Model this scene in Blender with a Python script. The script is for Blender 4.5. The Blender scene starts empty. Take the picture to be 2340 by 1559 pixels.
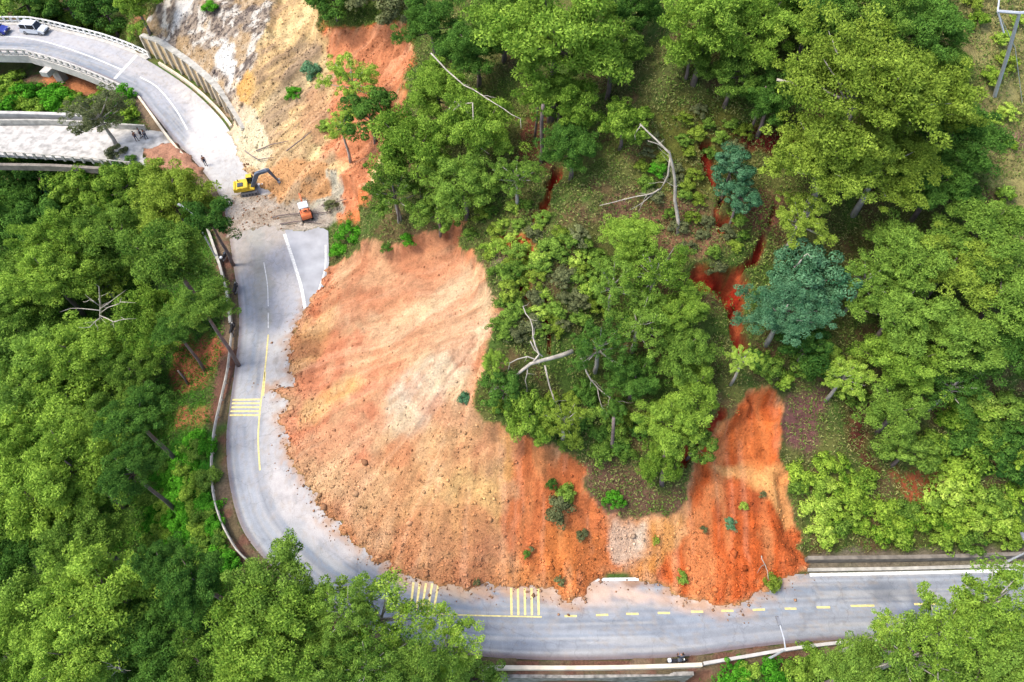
import bpy, bmesh, math, random
import numpy as np
from mathutils import Vector, Matrix

R = math.radians
sc = bpy.context.scene
col = sc.collection

# ------------------------------------------------------------------ camera, sky, sun, exposure
PITCH, CAMZ, FPX = 56.0, 65.0, 1560.0
cam_d = bpy.data.cameras.new('camera'); cam_d.lens = 24.0; cam_d.sensor_width = 36.0
cam_d.clip_end = 3000; cam_d.clip_start = 1.0
cam = bpy.data.objects.new('camera', cam_d); col.objects.link(cam)
cam.location = (0, 0, CAMZ); cam.rotation_euler = (R(90 - PITCH), 0, 0)
sc.camera = cam

SUN_EL, SUN_AZ = 58.0, 265.0        # azimuth: direction the light comes from, measured clockwise from +Y
w = bpy.data.worlds.new('World'); sc.world = w; w.use_nodes = True
nt = w.node_tree; bg = nt.nodes['Background']
sky = nt.nodes.new('ShaderNodeTexSky'); sky.sky_type = 'NISHITA'; sky.sun_disc = False
sky.sun_elevation = R(SUN_EL); sky.sun_rotation = R(SUN_AZ); sky.air_density = 1.0; sky.dust_density = 3.5; sky.ozone_density = 1.0
nt.links.new(sky.outputs[0], bg.inputs[0]); bg.inputs[1].default_value = 0.15
sun_d = bpy.data.lights.new('sun', 'SUN'); sun_d.energy = 1.2; sun_d.angle = R(13); sun_d.color = (1.0, 0.94, 0.85)
sun = bpy.data.objects.new('sun', sun_d); col.objects.link(sun)
sdir = Vector((math.sin(R(SUN_AZ)) * math.cos(R(SUN_EL)), math.cos(R(SUN_AZ)) * math.cos(R(SUN_EL)), math.sin(R(SUN_EL))))
sun.rotation_euler = (-sdir).to_track_quat('-Z', 'Y').to_euler()
sc.view_settings.view_transform = 'Standard'; sc.view_settings.look = 'None'
sc.view_settings.exposure = 1.38; sc.view_settings.gamma = 1.0
sc.cycles.max_bounces = 5; sc.cycles.diffuse_bounces = 3; sc.cycles.transmission_bounces = 3
sc.cycles.use_adaptive_sampling = True

rng = np.random.default_rng(7)
random.seed(7)

# ------------------------------------------------------------------ maths helpers
def ray(px, py):
    u = (px - 1170.0) / FPX; v = (779.5 - py) / FPX
    p = R(PITCH)
    return np.array([u, math.cos(p) + v * math.sin(p), -math.sin(p) + v * math.cos(p)])

def gz(px, py, z=0.0):
    d = ray(px, py); t = (z - CAMZ) / d[2]
    return np.array([d[0] * t, d[1] * t])

_perm = np.random.default_rng(3).random((256, 256))
def vnoise(x, y):
    xi = np.floor(x).astype(int); yi = np.floor(y).astype(int)
    fx = x - xi; fy = y - yi; fx = fx * fx * (3 - 2 * fx); fy = fy * fy * (3 - 2 * fy)
    g = lambda a, b: _perm[a & 255, b & 255]
    return (g(xi, yi) * (1 - fx) + g(xi + 1, yi) * fx) * (1 - fy) + (g(xi, yi + 1) * (1 - fx) + g(xi + 1, yi + 1) * fx) * fy
def fbm(x, y, o=4, seed=0):
    s = 0; a = 0.5; x = x + seed * 17.3; y = y + seed * 9.1
    for i in range(o):
        s = s + a * vnoise(x, y); a *= 0.5; x = x * 2.03 + 5.2; y = y * 2.03 + 1.3
    return s / (1 - 0.5 ** o)
def ss(a, b, x):
    t = np.clip((x - a) / (b - a), 0, 1); return t * t * (3 - 2 * t)

def pl_dist(P, x, y):
    P = np.asarray(P, float)
    best = np.full(x.shape, 1e9); sbest = np.zeros(x.shape); acc = 0
    for a, b in zip(P[:-1], P[1:]):
        ab = b - a; L2 = ab @ ab; L = math.sqrt(L2)
        t = np.clip(((x - a[0]) * ab[0] + (y - a[1]) * ab[1]) / L2, 0, 1)
        d = np.hypot(x - a[0] - t * ab[0], y - a[1] - t * ab[1])
        m = d < best; best[m] = d[m]; sbest[m] = acc + t[m] * L; acc += L
    return best, sbest
def inside(P, x, y):
    P = np.asarray(P, float); r = np.zeros(x.shape, bool)
    for a, b in zip(P, np.roll(P, -1, 0)):
        if a[1] == b[1]: continue
        c = ((a[1] > y) != (b[1] > y)) & (x < (b[0] - a[0]) * (y - a[1]) / (b[1] - a[1]) + a[0])
        r ^= c
    return r
def sdist(P, x, y, margin=6.0):            # signed distance, positive inside; far points = -margin
    P = np.asarray(P, float); out = np.full(x.shape, -float(margin))
    lo = P.min(0) - margin; hi = P.max(0) + margin
    m = (x > lo[0]) & (x < hi[0]) & (y > lo[1]) & (y < hi[1])
    if not m.any(): return out
    xx, yy = x[m], y[m]
    d, _ = pl_dist(np.vstack([P, P[:1]]), xx, yy)
    out[m] = np.where(inside(P, xx, yy), d, -d)
    return out
def smooth_pl(P, n=6):
    P = np.asarray(P, float); Q = np.vstack([2 * P[0] - P[1], P, 2 * P[-1] - P[-2]]); out = []
    for i in range(1, len(Q) - 2):
        p0, p1, p2, p3 = Q[i - 1:i + 3]
        for k in range(n):
            t = k / n
            out.append(0.5 * (2 * p1 + (p2 - p0) * t + (2 * p0 - 5 * p1 + 4 * p2 - p3) * t * t + (3 * p1 - p0 - 3 * p2 + p3) * t ** 3))
    out.append(P[-1]); return np.array(out)
def resample(P, n):
    P = np.asarray(P, float); s = np.r_[0, np.cumsum(np.hypot(*np.diff(P[:, :2], axis=0).T))]
    t = np.linspace(0, s[-1], n)
    return np.stack([np.interp(t, s, P[:, k]) for k in range(P.shape[1])], 1)

def lin(c):
    c = np.asarray(c, float) / 255.0
    return np.where(c <= 0.04045, c / 12.92, ((c + 0.055) / 1.055) ** 2.4)

# ------------------------------------------------------------------ road edges (points found on the level of the road)
inner_px = [(0, 57), (80, 60), (150, 75), (230, 95), (300, 120), (345, 143), (400, 178), (445, 212), (490, 255), (522, 295), (552, 345), (585, 400), (625, 450),
            (645, 500), (655, 540), (672, 600), (690, 660), (700, 710), (702, 780), (692, 860), (680, 950), (690, 1040), (722, 1120), (785, 1200), (860, 1262), (940, 1303),
            (1050, 1325), (1200, 1328), (1350, 1322), (1500, 1320), (1650, 1316), (1840, 1312), (2100, 1307), (2340, 1302)]
outer_px = [(0, 118), (90, 126), (180, 153), (260, 186), (310, 215), (352, 262), (392, 312), (432, 355), (472, 402), (505, 455), (520, 520), (532, 600), (544, 680),
            (546, 750), (538, 830), (526, 920), (517, 1000), (522, 1090), (542, 1180), (574, 1242), (640, 1312), (740, 1385), (860, 1443), (980, 1482), (1120, 1502),
            (1300, 1509), (1560, 1501), (1700, 1482), (1920, 1462), (2340, 1452)]
inner = np.array([gz(*p) for p in inner_px]); outer = np.array([gz(*p) for p in outer_px])
inner = smooth_pl(np.vstack([inner[0] + (-150, -15), inner[0] + (-40, 0), inner, inner[-1] + (40, 0.5), inner[-1] + (200, 6)]), 4)
outer = smooth_pl(np.vstack([outer[0] + (-150, -15), outer[0] + (-40, 0), outer, outer[-1] + (40, 0.8), outer[-1] + (200, 6)]), 4)
road_poly = np.vstack([inner, outer[::-1]])

# ------------------------------------------------------------------ terrain grid and base height
def axis(lo, hi, st, far):
    core = np.arange(lo, hi + st / 2, st); o = []; s = st; v = hi
    while v < far: s *= 1.25; v += s; o.append(v)
    p = []; s = st; v = lo
    while v > -far: s *= 1.25; v -= s; p.append(v)
    return np.r_[p[::-1], core, o]
STEP = 0.24
ax = axis(-88, 84, STEP, 900); ay = axis(-6, 124, STEP, 900)
GX, GY = np.meshgrid(ax, ay)
ABUT = -60.0
d_in, s_in = pl_dist(inner, GX, GY); d_out, s_out = pl_dist(outer, GX, GY)
on_road = inside(road_poly, GX, GY)
hill = (~on_road) & (d_in < d_out)
wall_px0 = gz(325, 120); wall_px1 = gz(548, 330)
_, sw = pl_dist(inner, np.array([wall_px0[0], wall_px1[0]]), np.array([wall_px0[1], wall_px1[1]]))
S_W0, S_W1 = sw
n1 = fbm(GX * 0.06, GY * 0.06, 4, 1) - 0.5; n2 = fbm(GX * 0.25, GY * 0.25, 4, 2) - 0.5
streak = fbm(s_in * 0.5 + 1.6 * fbm(GX * .12, GY * .12, 3, 6), d_in * 0.1 + fbm(GX * .25, GY * .25, 3, 5), 4, 3) - 0.5
prof = np.where(d_in < 10, 0.72 * d_in, 7.2 + 0.52 * (d_in - 10))
prof = np.where(prof > 30, 30 + 10 * (1 - np.exp(-(prof - 30) / 10)), prof)
ramp = ss(2, 16, d_in)
drain = ss(24.5, 26, GX) * (GY < 34)
prof = prof - drain * np.minimum(prof, 1.15) * (1 - .0 * ramp)
Hh = -0.12 + prof + ramp * (5 * n1 + 1.6 * n2)
wmask = ss(S_W0 - 1, S_W0 + 1, s_in) * (1 - ss(S_W1 - 7, S_W1, s_in))
Hh = Hh + wmask * np.where(d_in > 1.75, 3.2 * ss(1.75, 2.0, d_in), -0.0) - wmask * 0.72 * np.minimum(d_in, 1.75)
do = d_out
Ho = np.where(do < 1.9, 0.05, 0.05 - 0.75 * (do - 1.9)); Ho = np.where(Ho < -9, -9 - 8 * (1 - np.exp(-(-9 - Ho) / 12)), Ho)
Ho = Ho - 5.0 * ss(1.3, 1.5, do) * (GX > -4) * (GX < 17) * (GY < 30)
Ho = Ho + ss(2, 10, do) * (4 * n1 + 1.2 * n2) + 0.06 * n2
base = np.where(on_road, -0.14, np.where(hill, Hh, Ho))
# ravine below the two bridges
rav = 1 - ss(ABUT - 7, ABUT + 1.5, GX + 2.5 * n2 - 0.12 * np.clip(88 - GY, -10, 14))
rav = rav * ss(66, 74, GY)
base = base * (1 - rav) + rav * np.minimum(base, -5.0 + 3.5 * n1 + n2 + 0.05 * np.abs(GY - 90))
# the old lower road, level, joining the main one
old_px = [(-140, 289), (120, 287), (330, 296), (400, 305), (440, 340), (460, 385), (420, 388), (300, 377), (200, 364), (0, 354), (-140, 350)]
old_poly = np.array([gz(*p, -0.5) for p in old_px])
so = sdist(old_poly, GX, GY, 5)
onold = ss(-3.5, -0.2, so) * (1 - rav)
base = base * (1 - onold) + onold * (-0.62)

lay_px = [(630, 478), (700, 500), (750, 528), (752, 600), (744, 645), (712, 705), (700, 712), (688, 655), (672, 600), (655, 545)]
slay = sdist(np.array([gz(*p) for p in lay_px]), GX, GY, 6)
base = np.where(slay > -.3, -0.14, np.where(slay > -5, np.minimum(base, -0.14 + 0.9 * (-slay - .3)), base))

def interp(F, x, y):
    x = np.asarray(x, float); y = np.asarray(y, float)
    i = np.clip(np.searchsorted(ax, x) - 1, 0, len(ax) - 2); j = np.clip(np.searchsorted(ay, y) - 1, 0, len(ay) - 2)
    fx = np.clip((x - ax[i]) / (ax[i + 1] - ax[i]), 0, 1); fy = np.clip((y - ay[j]) / (ay[j + 1] - ay[j]), 0, 1)
    return (F[j, i] * (1 - fx) + F[j, i + 1] * fx) * (1 - fy) + (F[j + 1, i] * (1 - fx) + F[j + 1, i + 1] * fx) * fy
_T = np.arange(15, 230, 0.2)
def hit(px, py, h=0.0, F=None):
    """point of the ground (raised by h) seen in direction px,py"""
    F = base if F is None else F
    d = ray(px, py); x = d[0] * _T; y = d[1] * _T; z = CAMZ + d[2] * _T
    g = z - interp(F, x, y) - h
    k = np.argmax(g < 0)
    if k == 0: k = len(_T) - 1
    t = _T[k - 1] + 0.2 * g[k - 1] / (g[k - 1] - g[k] + 1e-9)
    return np.array([d[0] * t, d[1] * t, CAMZ + d[2] * t])
def wp(pts, h=0.0): return np.array([hit(a, b, h)[:2] for a, b in pts])

# ------------------------------------------------------------------ landslide, scars, deposits (outlines on the ground)
slide_px = [(1040, 488), (1062, 520), (1050, 560), (1085, 590), (1112, 630), (1120, 680), (1152, 700), (1130, 735), (1110, 790), (1108, 830), (1095, 880), (1090, 940),
            (1130, 962), (1190, 990), (1240, 1012), (1300, 1038), (1340, 1062), (1335, 1110), (1360, 1150), (1392, 1178), (1430, 1180), (1500, 1185), (1558, 1168), (1572, 1100),
            (1590, 1040), (1640, 972), (1690, 932), (1712, 892), (1768, 884), (1786, 920), (1784, 1040), (1810, 1075), (1800, 1130), (1814, 1180), (1830, 1230), (1842, 1290),
            (1800, 1325), (1745, 1348), (1700, 1378), (1650, 1390), (1580, 1368), (1530, 1350), (1500, 1326), (1440, 1318), (1365, 1318), (1340, 1345), (1315, 1382), (1285, 1372),
            (1268, 1352), (1180, 1345), (1090, 1347), (1020, 1332), (940, 1326), (898, 1298), (858, 1272), (800, 1232), (745, 1182), (715, 1130), (680, 1080), (655, 1020),
            (642, 960), (664, 912), (618, 898), (620, 890), (667, 882), (664, 830), (664, 780), (684, 735), (700, 705), (735, 655), (752, 612), (790, 590), (842, 548),
            (900, 562), (960, 535), (1010, 522)]
slide = wp(slide_px)
wx = GX + 1.6 * (fbm(GX * 1.1, GY * 1.1, 4, 11) - .5); wy = GY + 1.6 * (fbm(GX * 1.1, GY * 1.1, 4, 12) - .5)
sd = sdist(slide, wx, wy, 6)
scarp_px = [(735, 72), (840, 62), (935, 58), (945, 120), (920, 190), (918, 290), (880, 320), (860, 420), (815, 480), (770, 500), (745, 470), (700, 470), (640, 470), (605, 430),
            (560, 395), (548, 330), (560, 250), (585, 130), (625, 0), (650, -60), (720, -60), (722, 0), (728, 60)]
scarp = wp(scarp_px)
sd2 = sdist(scarp, wx, wy, 6)
rocky_px = [(325, 70), (345, 40), (400, -60), (650, -60), (625, 10), (585, 130), (560, 260), (560, 320), (520, 262), (480, 205), (435, 155), (390, 115)]
rocky = wp(rocky_px); sd3 = sdist(rocky, wx, wy, 6)
Z = base.copy()
gul = np.abs(streak) * 2
Z -= np.where(hill, (1.7 * ss(0, 1.0, sd) * ss(3, 11, d_in)), 0)
Z += np.where(hill, ss(0.3, 2, sd) * (.32 * streak * np.where(GX > 16, .45, 1) + .55 * (fbm(GX * .6, GY * .6, 4, 14) - .5)) * ss(2, 8, d_in), 0)
rill = fbm(s_in * 2.6, d_in * .3 + n2 * 2, 3, 16) - .5; lump = fbm(GX * 2.2, GY * 2.2, 3, 17) - .5
Z += np.where(hill, (ss(.2, 1, sd) + ss(.2, 1, sd2)) * (.16 * rill * ss(1, 5, d_in) + .16 * lump), 0)
toe = np.minimum(0.5 * np.maximum(sd, 0) + 0.02, 1.3 + 0.25 * n2)
toe = toe + ss(0.2, 1.5, sd) * 0.35 * (fbm(GX * 1.6, GY * 1.6, 3, 15) - .5)
Z = np.where(sd > 0, np.maximum(Z, toe), Z)
Z -= np.where(hill, ss(0, 1.2, sd2) * 1.0 * ss(4, 12, d_in), 0)
Z += np.where(hill, ss(0.3, 2, sd2) * (1.9 * streak + .7 * n2) * ss(2, 8, d_in), 0)
toe2 = np.minimum(0.35 * np.maximum(sd2, 0), 1.0)
Z = np.where(sd2 > 0, np.maximum(Z, toe2), Z)
# gullies and cracks
def gully(pts, wdt, dep):
    P = wp(pts); d, _ = pl_dist(P, GX, GY)
    wdt = wdt * .72; d = d + 0.9 * (fbm(GX * .8, GY * .8, 3, 21) - .5)
    m = (1 - ss(wdt * 0.6, wdt, d)) * ss(.2, .32, fbm(GX * .5, GY * .5, 2, 22))
    return m, dep
gul_list = [gully([(1275, 395), (1248, 430), (1238, 470), (1232, 520), (1205, 560), (1195, 620), (1200, 665)], 1.0, 1.7),
            gully([(1150, 550), (1205, 556)], 1.0, 1.2),
            gully([(1242, 690), (1252, 730), (1256, 800)], 0.55, 1.2),
            gully([(1612, 330), (1622, 380), (1650, 440), (1665, 500)], 0.65, 1.4),
            gully([(1600, 625), (1640, 640), (1690, 650)], 1.5, 1.6),
            gully([(1655, 640), (1672, 690), (1690, 790)], 1.1, 1.9),
            gully([(1775, 460), (1755, 520), (1725, 590), (1660, 640)], 0.5, 1.6),
            gully([(1560, 1050), (1600, 990), (1650, 950)], 0.8, 0.9),
            gully([(1650, 480), (1662, 520)], 1.0, 1.2)]
gm = np.zeros(GX.shape)
for m, dep in gul_list:
    Z -= m * dep * np.where(hill, 1, 0); gm = np.maximum(gm, m)
# deposits on the road
def deposit(pts, h, rough=0.5, soft=0.5):
    P = np.array([gz(*p) for p in pts]); s = sdist(P, wx, wy, 3)
    return s, np.where(s > 0, np.minimum(h, soft * s) * (1 - rough + rough * 2 * fbm(GX * 1.3, GY * 1.3, 3, 31)), -9)
deps = [deposit([(520, 452), (560, 440), (640, 445), (700, 440), (790, 450), (800, 500), (755, 520), (700, 530), (640, 528), (600, 520), (560, 535), (522, 545)], .07, 1.0, .08),
        deposit([(585, 405), (660, 395), (760, 430), (770, 480), (690, 475), (640, 470), (600, 430)], 1.3, .5, .6),
        deposit([(545, 265), (600, 290), (640, 380), (600, 400), (555, 380), (530, 330), (520, 300)], .9, .4, .4),
        deposit([(330, 340), (400, 325), (430, 350), (470, 395), (450, 410), (380, 395), (330, 385)], .6, .5, .5)]
for s, z in deps: Z = np.maximum(Z, z)

# ------------------------------------------------------------------ ground colours (the soil's own colour by area)
C = np.zeros(GX.shape + (3,))
def paint(mask, c, amt=1.0):
    global C
    m = (np.clip(mask, 0, 1) * amt)[..., None]; C = C * (1 - m) + m * lin(c) * ALB
ALB = 0.62
mott = fbm(GX * 0.5, GY * 0.5, 4, 41); mott2 = fbm(GX * 0.22, GY * 0.22, 3, 42)
C[:] = lin((92, 98, 52)) * ALB
paint(ss(.42, .62, mott), (86, 112, 48)); paint(ss(.5, .7, mott2), (110, 114, 60)); paint(ss(.58, .66, fbm(GX * .35, GY * .35, 4, 43)), (124, 92, 70), .6)
outm = ((~hill) & (~on_road)).astype(float)
paint(outm * ss(1.5, 4, do), (62, 86, 34)); paint(outm * ss(1.5, 4, do) * ss(.45, .6, mott), (84, 120, 34))
paint(outm * (1 - ss(1.6, 2.6, do)), (128, 92, 76)); paint(outm * (1 - ss(1.6, 2.6, do)) * ss(.48, .6, mott), (118, 104, 78))
paint(outm * ss(.5, .6, mott2) * (1 - ss(1, 2.4, do)), (140, 120, 96))
def area(pts, c, soft=0.8, amt=1.0, warp=1.5, z=None):
    P = wp(pts) if z is None else np.array([gz(*p, z) for p in pts])
    f = warp * (fbm(GX * .7, GY * .7, 4, 51) - .5) * 2
    paint(ss(-soft, soft, sdist(P, GX, GY, 6) + f), c, amt)
# bare litter patches, grassy strips
area([(1440, 470), (1560, 440), (1650, 480), (1660, 560), (1540, 600), (1460, 560)], (150, 112, 84))
area([(1790, 900), (1880, 900), (1880, 1010), (1830, 1040), (1790, 1000)], (128, 88, 84))
area([(1920, 910), (1980, 900), (1990, 1020), (2010, 1110), (1950, 1060)], (104, 56, 46))
area([(2040, 1080), (2160, 1090), (2150, 1170), (2060, 1150)], (178, 98, 62))
area([(1120, 590), (1200, 590), (1190, 650), (1125, 640)], (124, 110, 98), .5, .6)
area([(1340, 1060), (1440, 1080), (1560, 1120), (1560, 1170), (1400, 1180), (1350, 1130)], (122, 92, 74))
area([(1340, 480), (1450, 430), (1470, 500), (1340, 520)], (138, 104, 82))
area([(1480, 240), (1680, 230), (1700, 420), (1480, 450)], (108, 108, 46), 1.5, .8)
area([(1680, 300), (1830, 300), (1830, 360), (1690, 350)], (118, 44, 38))
area([(1680, 420), (1790, 440), (1780, 540), (1680, 520)], (140, 92, 76))
area([(1200, 250), (1260, 250), (1260, 390), (1180, 380)], (110, 70, 50))
area([(2200, -60), (2460, -60), (2460, 620), (2330, 560), (2260, 330), (2210, 120)], (166, 158, 100), 1.5)
area([(2270, 300), (2460, 290), (2460, 380), (2280, 360)], (158, 130, 106))
area([(400, 790), (500, 765), (515, 800), (480, 860), (430, 900), (395, 885)], (176, 104, 74))
area([(395, 940), (450, 930), (490, 960), (440, 985), (395, 985)], (176, 112, 78))
area([(290, 880), (350, 870), (350, 910), (300, 920)], (120, 48, 38))
area([(400, 1000), (500, 980), (485, 1230), (520, 1270), (430, 1260), (330, 1200)], (60, 134, 28), 1.5)
area([(100, 160), (230, 175), (230, 215), (90, 240)], (196, 128, 84))
area([(30, 380), (240, 372), (180, 420), (80, 430), (30, 420)], (176, 130, 106))
area([(270, 80), (330, 30), (360, 40), (345, 110)], (160, 112, 78))
area([(690, -60), (960, -60), (950, 60), (840, 68), (730, 66)], (84, 104, 44))
area([(1845, 1258), (2460, 1245), (2460, 1300), (1845, 1312)], (142, 132, 114), .3, .9, .6)
# upper scar and rocky slope
m2 = ss(-.25, .25, sd2)
paint(m2, (226, 180, 120)); paint(m2 * ss(.5, .62, .5 + streak), (190, 150, 112)); paint(m2 * ss(.54, .64, .5 - streak), (238, 200, 140))
area([(735, 60), (940, 50), (950, 130), (915, 190), (915, 300), (870, 330), (830, 460), (770, 500), (760, 440), (790, 370), (730, 330), (750, 230), (760, 150), (740, 100)], (226, 132, 80), .6)
area([(690, 60), (735, 90), (620, 330), (560, 370), (590, 280)], (170, 140, 118), .5, .6, 1.0)
area([(690, 200), (750, 190), (740, 330), (680, 290)], (200, 142, 100), .8, .8)
area([(560, 300), (700, 330), (700, 400), (640, 400), (560, 360)], (196, 156, 112), 1, .8)
area([(600, 420), (700, 400), (740, 430), (690, 470), (620, 460)], (222, 148, 72), .6, 1, 1.2)
m3 = ss(-.3, .3, sd3) * (1 - ss(-.3, .6, sd2))
paint(m3, (170, 154, 136)); paint(m3 * ss(.5, .56, fbm(GX * 2, GY * 2, 4, 61)), (112, 100, 92)); paint(m3 * ss(.55, .6, fbm(GX * 1.2, GY * 1.2, 4, 62)), (216, 208, 194)); paint(m3 * ss(.56, .66, fbm(GX * .3, GY * .3, 3, 63)), (190, 158, 112), .7)
area([(540, 180), (580, 170), (575, 260), (548, 290)], (236, 180, 96), .5, .8)
area([(500, 90), (540, 100), (530, 180), (500, 150)], (232, 230, 222), .5, .9, 1.4)
area([(405, 10), (440, 0), (410, 60), (385, 60)], (232, 228, 220), .5, .8, 1.2)
# main slide
ms = ss(-.15, .25, sd)
paint(ms, (214, 148, 104))
old = C.copy()
area([(900, 600), (1040, 540), (1110, 640), (1140, 720), (1080, 860), (960, 860), (860, 820), (780, 760), (790, 690)], (220, 166, 128), 1.5, .85, 2.5)
area([(1000, 560), (1110, 630), (1135, 720), (1100, 800), (1050, 890), (960, 960), (900, 1000), (855, 960), (870, 870), (950, 800), (960, 700), (930, 640)], (222, 180, 142), 1.2, .95, 1.8)
area([(920, 840), (1060, 800), (1010, 900), (930, 990), (860, 960), (870, 890)], (214, 190, 170), 1.0, .95, 1.8)
area([(1020, 700), (1110, 690), (1100, 790), (1040, 830), (980, 800)], (222, 192, 160), 1.0, .7, 2)
area([(750, 740), (930, 790), (880, 880), (850, 1060), (740, 1080), (660, 1010), (650, 960), (690, 880)], (214, 124, 82), 1, .9, 2)
area([(700, 920), (820, 838), (830, 860), (740, 950), (690, 985)], (232, 166, 92), .6, 1, .8)
area([(668, 800), (700, 740), (770, 670), (760, 750), (720, 830), (672, 850)], (226, 158, 92), .6, .9, .9)
area([(720, 660), (760, 620), (780, 680), (720, 740), (695, 720)], (222, 120, 68), .5, .9, .9)
area([(860, 570), (1040, 520), (1050, 600), (900, 700), (790, 700), (780, 640)], (212, 138, 96), 1, .8, 2)
area([(1030, 490), (1065, 520), (1110, 640), (1080, 600), (1040, 560)], (226, 132, 78), .4, .9, .8)
area([(870, 1010), (1000, 960), (1150, 1010), (1140, 1200), (1060, 1320), (900, 1240), (800, 1150)], (222, 156, 98), 1.5, .9, 2)
area([(1040, 1080), (1140, 1060), (1140, 1180), (1060, 1240), (960, 1180)], (232, 176, 104), 1.2, .9, 2)
area([(1090, 790), (1110, 800), (1100, 900), (1090, 940), (1060, 900)], (222, 128, 78), .4, .9, .8)
area([(1155, 985), (1240, 1010), (1345, 1055), (1340, 1110), (1400, 1180), (1420, 1300), (1340, 1340), (1200, 1340), (1155, 1180), (1175, 1080)], (212, 112, 62), .7, .9, 1.8)
area([(1145, 990), (1180, 980), (1165, 1100), (1145, 1090)], (232, 164, 96), .4, .9, .7)
area([(1230, 1190), (1380, 1200), (1400, 1320), (1280, 1360), (1210, 1300)], (218, 124, 62), 1, .9, 1.5)
area([(740, 1170), (900, 1260), (1090, 1290), (1250, 1300), (1260, 1350), (1050, 1350), (900, 1310), (740, 1200)], (214, 138, 80), .8, .7, 1.5)
area([(1390, 1185), (1480, 1192), (1480, 1262), (1430, 1300), (1395, 1250)], (228, 200, 182), .5, 1, 1.2)
area([(1480, 1190), (1572, 1175), (1560, 1240), (1530, 1310), (1440, 1322), (1440, 1300), (1490, 1260)], (222, 144, 70), .5, .9, 1)
area([(1572, 1100), (1600, 1030), (1700, 900), (1770, 880), (1790, 930), (1790, 1060), (1812, 1080), (1850, 1300), (1740, 1355), (1650, 1395), (1560, 1365), (1500, 1320), (1560, 1220)], (206, 94, 38), .4, 1, 1.0)
area([(1640, 1055), (1700, 1040), (1790, 1060), (1812, 1080), (1822, 1195), (1790, 1210), (1752, 1120), (1700, 1090)], (238, 168, 104), .3, 1, .8)
area([(1700, 960), (1780, 950), (1780, 1050), (1740, 1060), (1690, 1020)], (220, 116, 56), .6, .8, 1.2)
area([(1650, 1090), (1740, 1120), (1770, 1180), (1640, 1180)], (176, 84, 46), .6, .7, 1.2)
C = old * (1 - ms[..., None]) + C * ms[..., None]
anyb = np.clip(ms + m2, 0, 1); C *= (1 + anyb * np.clip(.55 * rill + .3 * lump, -.3, .3))[..., None]
vs = (ms * ss(.5, .7, .5 + streak) * .28); paint(vs, (236, 184, 128)); paint(ms * ss(.52, .7, .5 - streak) * .3, (196, 112, 70))
# gullies: raw red clay
gs = np.clip(gm * 1.4, 0, 1) * (sd < 0)
paint(gs, (150, 52, 34)); paint(gs * ss(.5, .6, mott), (196, 96, 58))
area([(1594, 615), (1640, 612), (1712, 638), (1700, 690), (1668, 712), (1625, 670)], (160, 48, 26), .3, 1, .6)
area([(1135, 545), (1210, 540), (1225, 570), (1150, 575)], (226, 128, 72), .3, 1, .5)
# road deposits
for (s, z), c in zip(deps, [(198, 186, 170), (214, 150, 92), (232, 208, 174), (190, 140, 112)]): paint(ss(-.1, .3, s), c)
paint(ss(0, .8, deps[0][0]) * ss(.45, .6, mott), (164, 144, 120), .6)
pt = fbm(GX * .28 + 3 * fbm(GX * .1, GY * .1, 2, 33), GY * .28, 5, 32); paint(ms * (1 - ss(-3, 0, GX)) * ss(.52, .64, pt), (204, 112, 66), .45); paint(ms * (1 - ss(-3, 0, GX)) * ss(.5, .38, pt), (226, 184, 138), .3)
bb = np.clip(ms + m2, 0, 1)[..., None]; lum = C.mean(-1, keepdims=True); redz = (ms * ss(14, 18, GX))[..., None]; red2 = (ms * ss(-3, 1, GX))[..., None]; ds = bb * (.18 - .14 * red2); C = C * (1 - ds) + lum * ds; C = C * (1 + bb * np.array([-.02, .03, -.08]))
C *= 1 + .14 * redz
st2 = fbm(s_in * 1.5 + 2.5 * fbm(GX * .15, GY * .15, 3, 8), d_in * .09 + fbm(GX * .3, GY * .3, 2, 9), 4, 10) - .5
C *= 1 + np.clip(bb * .42 * st2[..., None], -.1, .14)
pale = bb * ss(.56, .68, .5 + st2)[..., None] * .14; C = C * (1 - pale) + lin((232, 200, 166)) * ALB * pale
C *= (0.9 + 0.2 * fbm(GX * 2.2, GY * 2.2, 2, 71))[..., None]
bare = np.clip(ms + m2 + m3 + gs + sum((s > 0) for s, z in deps), 0, 1)

# ------------------------------------------------------------------ mesh helpers
def tag(o, label=None, cat=None, group=None, kind=None):
    if label: o['label'] = label
    if cat: o['category'] = cat
    if group: o['group'] = group
    if kind: o['kind'] = kind
    return o
def np_mesh(name, V, F4=None, F3=None, attrs=None, smooth=False):
    me = bpy.data.meshes.new(name); V = np.asarray(V, np.float32)
    n4 = 0 if F4 is None else len(F4); n3 = 0 if F3 is None else len(F3)
    me.vertices.add(len(V)); me.vertices.foreach_set('co', V.ravel())
    me.loops.add(n4 * 4 + n3 * 3); me.polygons.add(n4 + n3)
    idx = np.concatenate([np.asarray(f, np.int32).ravel() for f in (F4, F3) if f is not None])
    me.loops.foreach_set('vertex_index', idx)
    st = np.r_[np.arange(n4) * 4, n4 * 4 + np.arange(n3) * 3].astype(np.int32)
    me.polygons.foreach_set('loop_start', st)
    me.polygons.foreach_set('loop_total', np.r_[np.full(n4, 4), np.full(n3, 3)].astype(np.int32))
    if smooth: me.polygons.foreach_set('use_smooth', np.ones(n4 + n3, bool))
    for k, a in (attrs or {}).items():
        a = np.asarray(a, np.float32)
        if a.ndim == 1:
            at = me.attributes.new(k, 'FLOAT', 'POINT'); at.data.foreach_set('value', a)
        else:
            if a.shape[1] == 3: a = np.hstack([a, np.ones((len(a), 1), np.float32)])
            at = me.attributes.new(k, 'FLOAT_COLOR', 'POINT'); at.data.foreach_set('color', a.ravel())
    me.update(calc_edges=True); return me
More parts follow.
